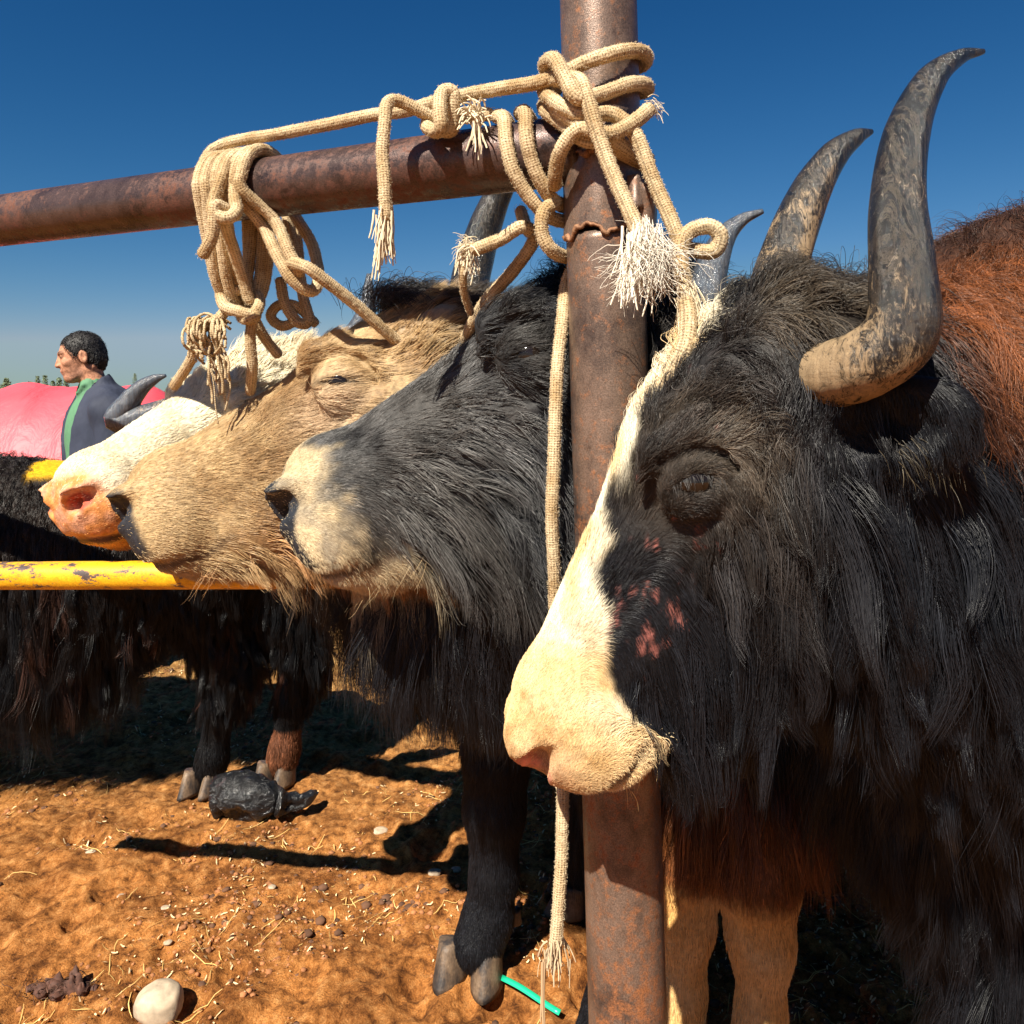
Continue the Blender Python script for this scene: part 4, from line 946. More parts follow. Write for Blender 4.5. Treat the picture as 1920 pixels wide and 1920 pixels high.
# knot and hanging cut end in the middle of the rail
rope(px((800, 240, 1.15), (845, 245, 1.135), (850, 200, 1.12), (848, 172, 1.115), (828, 175, 1.11), (824, 210, 1.10), (826, 240, 1.10), (815, 248, 1.12), (800, 238, 1.14), (815, 222, 1.16), (880, 216, 1.15), (925, 214, 1.14)), 'tight knot in pale rope sitting on top of the rail', fray=[
    dict(p=at(890, 215, 1.115), d=(-.1, -.3, .5), ln=.035, n=45, spread=.6, r=.0014, wide=.016, seed=10), dict(p=at(892, 225, 1.10), d=(.12, 0, -1), ln=.055, n=9, spread=.07, r=.0016, wide=.005, seed=11)])
rope(px((815, 225, 1.14), (785, 208, 1.13), (748, 190, 1.12), (726, 196, 1.11), (720, 240, 1.10), (716, 290, 1.10), (720, 340, 1.095), (722, 385, 1.095), (724, 415, 1.095)), 'pale rope end hanging in front of the rail with an unravelling tip', r=.0088, fray=[
    dict(p=at(723, 400, 1.095), d=(.0, 0, -1), ln=.06, n=60, spread=.10, r=.0013, wide=.013, kink=.25, seed=12), dict(p=at(716, 455, 1.095), d=(-.35, 0, -1), ln=.055, n=14, spread=.05, r=.0014, wide=.006, kink=.12, seed=13)])
# coil hanging from the rail
def turn(c, mids, label, r=.0095, y=None, tail=()):
    rope(over_rail(c, .061, -25, 215, 0)[::-1] + mids + list(tail), label, r)
G = 'turns of the rope coil hanging on the rail'
def coil(c0, c1, bottom, yb, label, r=.0092, lean=.0):
    """closed hanging loop: over the rail at column c0, down to `bottom`"""
    a = over_rail(c0, .0615, -20, 200, lean); A = a[0]; B = a[-1]; Pb = at(*bottom)
    lo1 = A * .35 + Pb * .65 + np.array([-.010, -.012, 0]); lo2 = B * .35 + Pb * .65 + np.array([.012, .012, 0])
    rope([Pb + np.array([-.004, -.004, 0]), lo1] + a + [lo2, Pb + np.array([.012, .006, .006])], label, r, group=G)
coil(420, 0, (440, 590, 1.40), 0, 'outermost left turn of the rope coil hanging on the rail')
coil(434, 0, (432, 575, 1.38), 0, 'second turn from the left of the rope coil on the rail')
coil(452, 0, (455, 590, 1.385), 0, 'middle turn of the rope coil, right of the small front knot')
coil(466, 0, (470, 575, 1.40), 0, 'turn of the rope coil just left of the wide swinging loop')
a = over_rail(484, .0615, -15, 190)[::-1]
rope(a + px((490, 420, 1.30), (520, 480, 1.29), (550, 525, 1.29), (585, 545, 1.31), (597, 520, 1.34), (585, 460, 1.38), (560, 415, 1.41), (545, 390, 1.44)), 'pale rope loop swinging low to the right of the coil')
a = over_rail(500, .0625, -15, 190)[::-1]
rope(a + px((512, 410, 1.29), (540, 470, 1.28), (560, 505, 1.285), (550, 515, 1.31)), 'pale rope turn at the right edge of the coil')
rope(px((550, 500, 1.31), (548, 492, 1.28), (575, 500, 1.26), (610, 525, 1.27), (660, 565, 1.30), (710, 610, 1.33), (750, 645, 1.36), (780, 672, 1.39)), 'pale tether running down from the coil across the brown yak\'s forehead')
rope(px((535, 385, 1.46), (545, 440, 1.46), (560, 500, 1.46), (550, 400, 1.48), (525, 395, 1.48)), 'pale rope doubled behind the swinging loop')
rope(px((525, 520, 1.42), (535, 570, 1.42), (560, 605, 1.42), (580, 600, 1.42), (570, 560, 1.43), (560, 500, 1.45)), 'pale rope bight hanging just above the brown yak\'s brow')
rope(px((560, 600, 1.43), (530, 612, 1.43), (508, 595, 1.43), (520, 575, 1.43), (548, 572, 1.43), (570, 585, 1.43), (595, 610, 1.44)), 'small rope curl sticking out left above the brown yak\'s brow', r=.0088)
# knot half-way down the coil's front
rope(px((425, 300, 1.27), (412, 340, 1.255), (400, 380, 1.25), (402, 400, 1.235), (425, 410, 1.235), (443, 398, 1.245), (440, 375, 1.26), (435, 330, 1.27), (440, 300, 1.28)), 'pale rope bight knotted across the front of the coil')
rope(px((430, 395, 1.25), (405, 385, 1.235), (402, 410, 1.235), (400, 440, 1.24), (388, 465, 1.245), (378, 482, 1.25)), 'short cut rope end sticking out left of the coil')
rope(px((420, 410, 1.25), (435, 460, 1.30), (455, 520, 1.34), (470, 570, 1.36)), 'thin pale rope slanting down inside the coil')
# gathering knot at the coil's bottom and what hangs from it
rope(px((468, 548, 1.37), (440, 545, 1.36), (415, 550, 1.36), (422, 575, 1.345), (450, 585, 1.34), (475, 590, 1.345), (487, 570, 1.36), (480, 550, 1.38)), 'rope lashing tied around the bottom of the coil')
rope(px((452, 595, 1.37), (462, 600, 1.345), (480, 592, 1.345), (474, 605, 1.36), (470, 640, 1.37), (474, 690, 1.385), (470, 740, 1.42)), 'pale rope hanging straight down from the coil to the cream yak', r=.0092)
rope(px((475, 595, 1.38), (488, 620, 1.39), (505, 645, 1.41), (525, 668, 1.43)), 'short pale rope from the coil to the brown yak\'s forelock', r=.0092)
tas = rope(px((432, 560, 1.37), (420, 585, 1.36), (405, 600, 1.36), (385, 610, 1.36), (362, 630, 1.37), (365, 660, 1.38), (350, 690, 1.40), (325, 728, 1.44)), 'pale rope carrying a bundle of untwisted strands left of the coil', r=.0088)
g = np.random.default_rng(5)
def yarn(P, r, parent): 
    S = spline(P, .004); V, Q, uv, _ = tube(S, r, 7, lambda th, s, S_: 1 + .18 * np.sin(2 * th + s * 900))
    return mesh('strand', V, np.array(fix_tris(Q), dtype=object), M_ROPE, parent, True, None, uv)
for i in range(26):
    x0 = 352 + 70 * g.random(); y0 = 592 + 18 * g.random(); Y_ = 1.335 + .05 * g.random(); L = 90 + 75 * g.random() if x0 > 380 else 40 + 50 * g.random()
    xx = x0 + g.normal(0, 8); p = [at(x0 + 15, y0 + 8, Y_ + .01), at(x0, y0, Y_), at(x0 - 4, y0 + 25, Y_ - .01)]
    for k in range(1, 6): p.append(at(x0 + (xx - x0) * k / 5 + g.normal(0, 3.5) + 10 * k / 5, y0 + 25 + (L - 25) * k / 5, Y_ + g.normal(0, .004)))
    yarn(p, .0022, tas)
for i in range(7):
    a0 = g.random() * 6; c = np.array([375 + 14 * g.normal(), 628 + 14 * g.normal()]); p = []
    for k in range(7):
        a = a0 + k * .9; p.append(at(c[0] + 24 * math.cos(a), c[1] + 26 * math.sin(a), 1.35 + .02 * math.sin(a * 1.7)))
    yarn(p, .0024, tas)
p = [at(398, 700, 1.36), at(402, 730, 1.36), at(404, 760, 1.36), at(409, 795, 1.36)]; yarn(p, .0012, tas)
p = [at(425, 690, 1.36), at(432, 720, 1.36), at(428, 745, 1.36), at(422, 770, 1.36)]; yarn(p, .0015, tas)
# tether hanging beside the post past the big yak's nose
rope(px((1075, 500, 1.16), (1062, 535, 1.15), (1055, 600, 1.13), (1046, 680, 1.12), (1040, 780, 1.11), (1037, 880, 1.11), (1035, 960, 1.11), (1038, 1060, 1.12), (1043, 1200, 1.13), (1050, 1350, 1.14), (1054, 1500, 1.14), (1052, 1620, 1.14), (1046, 1720, 1.14), (1040, 1780, 1.14)), 'long pale rope hanging beside the post behind the cream muzzle, ending in a frayed knot', r=.0088, fray=[
    dict(p=at(1040, 1770, 1.14), d=(0, 0, -1), ln=.045, n=70, spread=.35, r=.0013, wide=.016, kink=.3, col=(.5, .38, .24), seed=14), dict(p=at(1022, 1800, 1.14), d=(-.05, 0, -1), ln=.16, n=5, spread=.02, r=.0015, wide=.003, kink=.06, col=(.42, .28, .16), seed=15)])
# rope around the big yak's brow
rope(px((1285, 560, .94), (1290, 600, .925), (1285, 650, .915), (1265, 690, .92), (1240, 730, .935), (1215, 770, .96)), 'pale halter rope lying on the big yak\'s forehead hair')

# ------------------------------------------------------------------ ground
def soil_mat():
    m, t, b = mat('orange_soil')
    n1 = tnoise(t, 1.2, 6, .6); n2 = tnoise(t, 28, 8, .75); n3 = tnoise(t, 240, 6, .7); n4 = tnoise(t, 7, 6, .7)
    c = ramp(t, n2, [(.34, (.13, .050, .015)), (.5, (.44, .185, .050)), (.68, (.58, .30, .11))])
    c = mix(t, 1., c, ramp(t, n4, [(.38, (.50, .44, .40)), (.60, (1.08, 1.05, 1.02))]), 'MULTIPLY')
    c = mix(t, 1., c, ramp(t, n3, [(.3, (.55, .5, .45)), (.62, (1.2, 1.15, 1.1))]), 'MULTIPLY')
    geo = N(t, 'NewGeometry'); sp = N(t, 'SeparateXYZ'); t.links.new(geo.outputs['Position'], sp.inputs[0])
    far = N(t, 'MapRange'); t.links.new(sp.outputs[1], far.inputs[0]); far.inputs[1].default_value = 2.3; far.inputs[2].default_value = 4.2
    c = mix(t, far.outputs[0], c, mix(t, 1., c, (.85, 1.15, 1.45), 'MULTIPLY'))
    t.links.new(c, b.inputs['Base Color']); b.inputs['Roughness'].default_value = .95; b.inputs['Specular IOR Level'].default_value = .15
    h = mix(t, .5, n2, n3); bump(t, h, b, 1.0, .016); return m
_g = np.random.default_rng(77)
HOOFPRINTS = [((_g.random() * 2 - 1) * _q * .66, _q, .035 + .03 * _g.random(), .010 + .014 * _g.random()) for _q in 1.75 + 2.2 * _g.random(120) ** 1.3]
def ground_h(x, y):
    P = np.stack([x, y, np.zeros_like(x)], -1)
    h = .020 * fbm(P, 2.2, 1, 2) + .020 * fbm(P, 8., 2, 3) + .014 * np.abs(fbm(P, 22., 3, 2)) + .007 * fbm(P, 70., 4, 2)
    for (a_, b_, r_, d_) in HOOFPRINTS:
        m_ = (np.abs(x - a_) < .2) & (np.abs(y - b_) < .2)
        if m_.any():
            q_ = np.hypot(x[m_] - a_, (y[m_] - b_) * .8) / r_; h[m_] += -d_ * np.exp(-q_ ** 4) + .45 * d_ * np.exp(-((q_ - 1.25) / .28) ** 2)
    return h * np.exp(-np.maximum(np.hypot(x, y - 2) - 6, 0) / 6) - .006
xs = np.concatenate([-np.geomspace(900, 2.3, 40), axis((-2.2, -1.2, .016), (-1.2, 1.2, .0075), (1.2, 2.2, .03)), np.geomspace(2.3, 900, 40)])
ys = np.concatenate([np.linspace(-60, .9, 20), axis((1.0, 1.5, .03), (1.5, 3.2, .0085), (3.2, 5., .02)), np.geomspace(5.1, 1500, 90)])
GX, GY = np.meshgrid(xs, ys, indexing='xy'); GZ = ground_h(GX, GY)
ny, nx = GX.shape; I = (np.arange(ny - 1)[:, None] * nx + np.arange(nx - 1)[None]).ravel()
M_SOIL = soil_mat()
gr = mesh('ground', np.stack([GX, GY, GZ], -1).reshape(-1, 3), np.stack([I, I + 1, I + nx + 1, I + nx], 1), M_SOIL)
gr['kind'] = 'structure'
def gz(x, y): return float(ground_h(np.array([x]), np.array([y]))[0])
def gpix(px_, py_):                                   # ground point under a photograph pixel
    Y = CAMZ * F_PX / (py_ - HY); X = (px_ - CX) / F_PX * Y; return np.array([X, Y, gz(X, Y)])

# litter: straw, chips, clods
def ico():
    t = (1 + 5 ** .5) / 2
    V = unit(np.array([(-1, t, 0), (1, t, 0), (-1, -t, 0), (1, -t, 0), (0, -1, t), (0, 1, t), (0, -1, -t), (0, 1, -t), (t, 0, -1), (t, 0, 1), (-t, 0, -1), (-t, 0, 1)]))
    Fc = np.array([(0, 11, 5), (0, 5, 1), (0, 1, 7), (0, 7, 10), (0, 10, 11), (1, 5, 9), (5, 11, 4), (11, 10, 2), (10, 7, 6), (7, 1, 8), (3, 9, 4), (3, 4, 2), (3, 2, 6), (3, 6, 8), (3, 8, 9), (4, 9, 5), (2, 4, 11), (6, 2, 10), (8, 6, 7), (9, 8, 1)])
    return V, Fc
def simple(name, c, rough=.8, var=.3, scale=60):
    m, t, b = mat(name); n = tnoise(t, scale, 4)
    t.links.new(ramp(t, n, [(.3, tuple(x * (1 - var) for x in c)), (.7, tuple(min(1, x * (1 + var)) for x in c))]), b.inputs['Base Color'])
    b.inputs['Roughness'].default_value = rough; bump(t, n, b, .4, .002); return m
def scatter(n, rmin=1.6, rmax=4.2, g=None, bias=1.6):
    Y = rmin + (rmax - rmin) * g.random(3 * n) ** bias; X = (g.random(3 * n) * 2 - 1) * Y * .70
    k = np.argsort(-(fbm(np.stack([X, Y, 0 * X], -1), 3.2, 222, 3) + .55 * g.random(3 * n)))[:n]; g.shuffle(k); return X[k], Y[k]
g = np.random.default_rng(12)
IV, IF = ico(); n = 9000; X, Y = scatter(n, 1.6, 4.2, g)
P = np.stack([X, Y, ground_h(X, Y)], -1); s = .0022 + .0075 * g.random(n) ** 4
keep = fbm(P, 4., 91, 2) + g.random(n) * .9 > .15; P, s = P[keep], s[keep]; n = len(P)
V = P[:, None] + IV[None] * (s[:, None, None] * np.stack([.8 + .5 * g.random((n, 12)), .8 + .5 * g.random((n, 12)), .5 + .4 * g.random((n, 12))], -1))
o = mesh('soil_clods', V.reshape(-1, 3), (IF[None] + 12 * np.arange(n)[:, None, None]).reshape(-1, 3), simple('clod', (.30, .12, .045), .95, .5, 25), None, False)
tag(o, 'small loose clods of orange soil strewn over the ground', 'soil clods', kind='stuff')
def straws(n, L0, L1, w, name, label, c, seed, ymax=4.2):
    g = np.random.default_rng(seed); X, Y = scatter(n, 1.6, ymax, g, 1.4); k = 5
    a = g.random(n) * 2 * math.pi; L = L0 + (L1 - L0) * g.random(n) ** 2.5; bend = g.normal(0, .6, n); V = []; 
    x, y = X.copy(), Y.copy(); vs = []
    lift = .003 + .006 * g.random(n); tilt = g.normal(0, .12, n)
    for i in range(k):
        z = ground_h(x, y) + lift + tilt * L * (i / (k - 1) - .5).__abs__()
        z = np.maximum(z, ground_h(x, y) + .001)
        nx_, ny_ = -np.sin(a) * w, np.cos(a) * w
        f_ = 1 - .5 * abs(i / (k - 1) * 2 - 1)
        vs += [np.stack([x - nx_ * f_, y - ny_ * f_, z], -1), np.stack([x + nx_ * f_, y + ny_ * f_, z + w * .6], -1)]
        x = x + np.cos(a) * L / (k - 1); y = y + np.sin(a) * L / (k - 1); a = a + bend / k
    V = np.stack(vs, 1).reshape(-1, 3); Q = []
    base = 2 * k * np.arange(n)[:, None]
    Q = np.concatenate([np.stack([base[:, 0] + 2 * i, base[:, 0] + 2 * i + 1, base[:, 0] + 2 * i + 3, base[:, 0] + 2 * i + 2], 1) for i in range(k - 1)])
    o = mesh(name, V, Q, simple(name, c, .7, .35, 8)); tag(o, label, 'straw', kind='stuff'); return o
straws(1500, .006, .11, .0010, 'straw', 'thin bits of dry yellow straw scattered on the soil', (.62, .40, .13), 3)
g = np.random.default_rng(31); n = 2600; X, Y = scatter(n, 1.6, 4.2, g); P = np.stack([X, Y, ground_h(X, Y)], -1)
keep = fbm(P, 3., 191, 2) + g.random(n) * .7 > .30; P = P[keep]; n = len(P); sz = .003 + .012 * g.random(n) ** 3
V = P[:, None] + IV[None] * (sz[:, None, None] * np.stack([.7 + .8 * g.random((n, 12)), .7 + .8 * g.random((n, 12)), .3 + .4 * g.random((n, 12))], -1))
o = mesh('dung_crumbs', V.reshape(-1, 3), (IF[None] + 12 * np.arange(n)[:, None, None]).reshape(-1, 3), simple('crumb', (.11, .05, .025), .95, .5, 25), None, False)
tag(o, 'dark crumbs of dried dung trodden into the soil', 'dung crumbs', kind='stuff')
straws(3200, .004, .020, .0020, 'straw_chaff', 'short flat flakes of chaff scattered on the soil', (.66, .48, .26), 4)

M_STONE = simple('pale_stone', (.42, .33, .23), .8, .3, 40)
def stone(p, sx, sy, sz, label, m=M_STONE, seed=0, group=None, nm='stone'):
    V = []; Q = []; a, b = 20, 28
    for i in range(a + 1):
        for j in range(b):
            t, q = math.pi * i / a, 2 * math.pi * j / b
            d = np.array([math.sin(t) * math.cos(q), math.sin(t) * math.sin(q), math.cos(t)])
            k = 1 + .10 * float(noise(d, 1.6, seed)) + .03 * float(noise(d, 5., seed + 3)); e = np.sign(d) * np.abs(d) ** .85
            V.append(np.asarray(p) + e * k * np.array([sx, sy, sz]) + np.array([0, 0, sz * .75]))
    for i in range(a):
        for j in range(b): Q.append((i * b + j, (i + 1) * b + j, (i + 1) * b + (j + 1) % b, i * b + (j + 1) % b))
    o = mesh(nm, V, Q, m); tag(o, label, 'stone', group); return o
p = gpix(298, 1905); stone(p, .053, .042, .042, 'smooth round pale stone lying on the orange soil near the bottom edge', seed=2)
M_ST2 = simple('grey_stone', (.34, .26, .18), .85, .35, 80)
for i, (a, b_, s, l) in enumerate([(815, 1640, .016, 'small flat grey pebble left of the black yak\'s foreleg'), (712, 1550, .022, 'flat whitish chip of stone on the soil beyond the rail shadow'), (228, 1678, .010, 'small pale grey pebble on the soil left of the middle'),
                               (310, 1700, .010, 'small pinkish pebble beside a grey one'), (855, 1630, .012, 'small buff pebble next to the foreleg'), (170, 1605, .012, 'white pebble just in front of the rail shadow'), (510, 1670, .009, 'tiny white pebble in open soil'), (315, 1765, .009, 'tiny bluish pebble above the round stone')]):
    stone(gpix(a, b_) - np.array([0, 0, s * .25]), s * 1.25, s, s * .42, l, M_ST2, 20 + i, nm='pebble')
# torn dark clump bottom left
g = np.random.default_rng(44)
c = gpix(110, 1850); Vs = []; Qs = []; 
root = empty('dung_clump', c); tag(root, 'ragged dark brown clump of dung and hair at the lower left', 'dung')
M_DUNG = simple('dung', (.075, .03, .018), .8, .5, 90)
def lump(p, r, seed, sq=.7):
    V = []; Q = []; a, b = 12, 16
    for i in range(a + 1):
        for j in range(b):
            t, q = math.pi * i / a, 2 * math.pi * j / b; d = np.array([math.sin(t) * math.cos(q), math.sin(t) * math.sin(q), math.cos(t)])
            k = 1 + .55 * float(noise(d, 1.7, seed)) + .25 * float(noise(d, 5., seed + 3)); V.append(np.asarray(p) + d * k * r * np.array([1, 1, sq]))
    for i in range(a):
        for j in range(b): Q.append((i * b + j, (i + 1) * b + j, (i + 1) * b + (j + 1) % b, i * b + (j + 1) % b))
    return mesh('lump', V, Q, M_DUNG, root)
for i, (dx, dy, r, q) in enumerate([(.035, .0, .018, 1.9), (.030, .012, .016, 1.2), (-.015, .01, .020, .9), (.06, -.012, .014, 1.3), (-.04, .0, .016, .8), (.005, -.015, .018, .6), (.08, .005, .010, .8), (-.07, .008, .011, .6), (.05, .02, .015, .8)]):
    lump(c + np.array([dx, dy, r * q * .5]), r, 50 + i, q)
n = 140; P = c + g.normal(0, 1, (n, 3)) * np.array([.04, .018, .004]) + np.array([0, 0, .012]); o1 = np.ones(n)
pts, rad, hc = grow(P, np.tile((0, 0, 1.), (n, 1)), dict(len=o1 * .035, dir=g.normal(0, 1, (n, 3)), lift=o1 * .6, grav=o1 * .4, r=o1 * .0008, clump=o1 * .1, clump_size=o1 * .02, col=np.tile((.06, .03, .02), (n, 1)), mess=o1 * .6, flow=o1 * .6, curl=o1 * .4), 3, 6)
curves('loose_hair', pts, rad, hc, M_FUZZ, root)
# green plastic strip
m_green, t, b_ = mat('green_plastic'); b_.inputs['Base Color'].default_value = (.01, .42, .22, 1); b_.inputs['Roughness'].default_value = .35
p0, p1 = gpix(940, 1850), gpix(1050, 1915); dd = unit((p1 - p0) * np.array([1, 1, 0])); sd = np.array([-dd[1], dd[0], 0]); V = []
for i in range(12):
    t_ = i / 11; q = p0 * (1 - t_) + p1 * t_; z = .022 + .003 * math.sin(t_ * 5)
    for s in (-1, 1): V.append((q[0] + sd[0] * s * .0055, q[1] + sd[1] * s * .0055, z + .003 * s))
o = mesh('plastic_strip', V, [(2 * i, 2 * i + 1, 2 * i + 3, 2 * i + 2) for i in range(11)], m_green); md = o.modifiers.new('t', 'SOLIDIFY'); md.thickness = .0008
tag(o, 'bright green plastic strip on the soil beside the black hoof', 'plastic strip')
# black plastic bag
def bag():
    root = empty('plastic_bag', gpix(470, 1535)); tag(root, 'crumpled black plastic bag lying beside a hoof in the middle distance', 'bag')
    m, t, b = mat('black_film'); b.inputs['Base Color'].default_value = (.012, .012, .013, 1); b.inputs['Roughness'].default_value = .22
    n_ = tnoise(t, 26, 5, .6, dist=1.2); bump(t, n_, b, 1., .02)
    S = spline([gpix(398, 1530) + (0, 0, .06), gpix(430, 1530) + (0, 0, .07), gpix(480, 1535) + (0, 0, .065), gpix(510, 1540) + (0, 0, .055), gpix(522, 1542) + (0, 0, .05)], .006)
    rad = np.interp(np.linspace(0, 1, len(S)), [0, .05, .3, .8, 1], [.03, .062, .072, .066, .03])
    crump = lambda th, s, S_: 1 + .30 * noise(np.stack(np.broadcast_arrays(np.cos(th) * 1.4, np.sin(th) * 1.4, s * 14), -1), 1., 19) + .12 * noise(np.stack(np.broadcast_arrays(np.cos(th) * 5, np.sin(th) * 5, s * 45), -1), 1., 29)
    tube_obj('bag_body', S, rad, m, root, 40, crump)
    S = spline([gpix(515, 1542) + (0, 0, .05), gpix(540, 1535) + (0, 0, .035), gpix(570, 1528) + (0, 0, .045), gpix(592, 1510) + (0, 0, .055)], .005)
    rad = np.interp(np.linspace(0, 1, len(S)), [0, .3, .7, 1], [.045, .03, .022, .010]); tube_obj('bag_neck', S, rad, m, root, 28, lambda th, s, S_: 1 + .5 * noise(np.stack(np.broadcast_arrays(np.cos(th) * 2, np.sin(th) * 2, s * 30), -1), 1., 39))
bag()

# ------------------------------------------------------------------ man
def cloth_mat(name, c, rough=.85, folds=18):
    m, t, b = mat(name); n = tnoise(t, 6, 3); n2 = tnoise(t, 300, 3)
    t.links.new(ramp(t, n, [(.3, tuple(x * .8 for x in c)), (.7, tuple(min(1, x * 1.2) for x in c))]), b.inputs['Base Color'])
    b.inputs['Roughness'].default_value = rough; bump(t, tnoise(t, folds, 3, .5, (1, 1, .4)), b, .6, .03, bump(t, n2, None, .2, .002)); return m
def man():
    Y = 3.98; hd = at(150, 672, Y); X0 = hd[0]; z0 = hd[2]
    root = empty('person', (X0 + .1, Y, 0)); tag(root, 'man with short dark hair in a blue jacket over a green shirt, looking left', 'person')
    ax = unit(np.array((-.90, -.42, -.22))); near = np.array((.42, -.90, 0)); up = np.cross(ax, near); up = up if up[2] > 0 else -up
    A = np.stack([ax, unit(near), unit(up)]); hw = lambda x, y, z: hd + x * A[0] + y * A[1] + z * A[2]
    fx = (axis((X0 - .55, X0 - .2, .02), (X0 - .2, X0 + .2, .005), (X0 + .2, X0 + .65, .02)), axis((Y - .45, Y - .2, .02), (Y - .2, Y + .2, .005), (Y + .2, Y + .45, .02)), axis((0, 1.35, .02), (1.35, 1.78, .005)))
    f = Field(*fx)
    E = lambda c, r, k=.015, sub=False: f.ell(hw(*c), r, A, k, sub)
    E((-.015, 0, .03), (.098, .076, .095)); E((.03, 0, -.03), (.065, .058, .08), .02)
    E((.055, 0, -.085), (.035, .035, .026), .02)                                        # chin
    f.cone(hw(-.05, .05, -.05), hw(.055, .02, -.09), .018, .018, .02); f.cone(hw(-.05, -.05, -.05), hw(.055, -.02, -.09), .018, .018, .02)
    f.cone(hw(.082, 0, .028), hw(.103, 0, -.016), .010, .013, .010); E((.095, .014, -.018), (.014, .010, .009), .006); E((.095, -.014, -.018), (.014, .010, .009), .006)
    E((.070, 0, .040), (.022, .050, .012), .012)                                       # brow
    for q in (-1, 1): E((.088, q * .030, .022), (.016, .016, .011), .008, True); E((.072, q * .031, .021), (.013, .013, .011), .003)
    for q in (-1, 1): E((.055, q * .045, -.01), (.024, .016, .018), .015)                # cheeks
    E((.086, 0, -.048), (.014, .024, .007), .006); E((.083, 0, -.060), (.013, .020, .007), .006); f.chain([hw(.104, -.02, -.054), hw(.106, .02, -.054)], [.0022] * 2, .003, True)
    for q in (-1, 1): E((-.02, q * .078, .0), (.020, .010, .034), .008); E((-.018, q * .088, .004), (.011, .008, .022), .004, True)
    nk = np.array((X0 + .065, Y + .02, z0 - .145)); f.cone(hw(-.03, 0, -.05), nk, .055, .060, .02)
    sh = np.array((X0 + .11, Y + .02, z0 - .262))
    f.ell(sh + (0, 0, -.12), (.17, .13, .25), None, .04); f.cone(sh + (0, 0, -.3), sh + (0, 0, -.5), .14, .15, .05)
    dl = unit(np.array((.55, -.83, 0))); an = sh + dl * .19; ar = sh - dl * .19
    hands = []
    for s_, p in ((1, an), (-1, ar)):
        el = p + (0.03, -.02, -.30); wr = el + (-.20, -.10, -.10) if s_ > 0 else el + (-.22, -.12, -.05)
        f.chain([p, el, wr], [.055, .045, .030], .02); hn = wr + (-.05, -.02, -.02); f.ell(hn, (.05, .022, .038), None, .015)
        for i in range(4): f.chain([hn + (-.03, 0, .022 - .016 * i), hn + (-.075 + .004 * abs(i - 1), -.01, .018 - .016 * i), hn + (-.095 + .006 * abs(i - 1), -.03, .014 - .016 * i)], [.009, .008, .007], .004)
        f.chain([hn + (.01, -.01, .025), hn + (-.02, -.035, .035)], [.011, .008], .006)
    hips = sh + (0, 0, -.55)
    for s_ in (-1, 1):
        h0 = hips + dl * .09 * s_; f.chain([h0, np.array((h0[0], h0[1], .50)), np.array((h0[0], h0[1], .10)), np.array((h0[0] - .12, h0[1] - .05, .05))], [.095, .065, .045, .04], .03)
    V, Q = f.mesh(); V = relax(V, Q, 1, .4)
    l = (V - hd) @ A.T
    col = np.tile((.50, .235, .14), (len(V), 1)); beard = np.exp(-((l[:, 2] + .075) / .03) ** 2) * (l[:, 0] > 0)
    col = mixc(col, (.33, .17, .12), beard * .5); lips = np.exp(-((l[:, 2] + .054) / .010) ** 2 - (l[:, 1] / .025) ** 2) * (l[:, 0] > .07); col = mixc(col, (.42, .14, .10), lips)
    eyes = np.exp(-((l[:, 2] - .021) / .008) ** 2 - ((np.abs(l[:, 1]) - .031) / .013) ** 2) * (l[:, 0] > .06); col = mixc(col, (.03, .02, .015), eyes)
    brows = np.exp(-((l[:, 2] - .044) / .006) ** 2 - ((np.abs(l[:, 1]) - .032) / .020) ** 2) * (l[:, 0] > .06); col = mixc(col, (.03, .02, .015), brows)
    mesh('body', V, Q, M_SKIN, root, True, col)
    # hair cap
    f = Field(*fx); f.ell(hw(-.022, 0, .038), (.100, .080, .093), A, .01); f.ell(hw(-.06, 0, -.01), (.062, .074, .075), A, .02)
    f.ell(hw(.085, 0, -.015), (.06, .12, .10), A, .008, True); f.ell(hw(.03, .085, -.06), (.065, .05, .06), A, .01, True); f.ell(hw(.03, -.085, -.06), (.065, .05, .06), A, .01, True); f.ell(hw(-.02, .1, .0), (.026, .04, .036), A, .006, True)
    V, Q = f.mesh(); Nv, _ = vnormals(V, Q); V = V + Nv * (noise(V, 60., 3) * .0012)[:, None]
    mesh('hair', V, Q, simple('man_hair', (.012, .010, .010), .6, .3, 300), root)
    gg = np.random.default_rng(2); C_ = V[Q].mean(1); fi = gg.integers(0, len(Q), 9000); Pn = V[Q[fi]].mean(1) + gg.normal(0, .002, (9000, 3)); Nn = Nv[Q[fi, 0]]; o1 = np.ones(9000)
    pts, rad, hc = grow(Pn, Nn, dict(len=o1 * .010, dir=np.tile(A[0] * .8 + np.array([0, 0, -.5]), (9000, 1)), lift=o1 * .3, lock=o1 * 0, grav=o1 * .2, r=o1 * .0009, clump=o1 * .05, clump_size=o1 * .012, col=np.tile((.012, .011, .011), (9000, 1)), mess=o1 * .35, flow=o1 * .4, curl=o1 * .1), 6, 4)
    curves('short_hair', pts, rad, hc, M_HAIR, root)
    # shirt, jacket, trousers
    fx2 = (axis((X0 - .6, X0 + .7, .011)), axis((Y - .5, Y + .5, .011)), axis((.7, 1.60, .009)))
    fwd = unit(np.array((-.83, -.55, 0)))
    f = Field(*fx2); f.ell(sh + (0, 0, -.13), (.185, .14, .27), None, .04); f.cone(sh + (0, 0, -.3), sh + (0, 0, -.5), .155, .155, .05)
    f.cone(nk + (0, 0, -.03), nk + (-.005, 0, .018), .072, .066, .02); f.cone(nk + (-.0, 0, .01), nk + (-.0, 0, .12), .052, .055, .004, True)
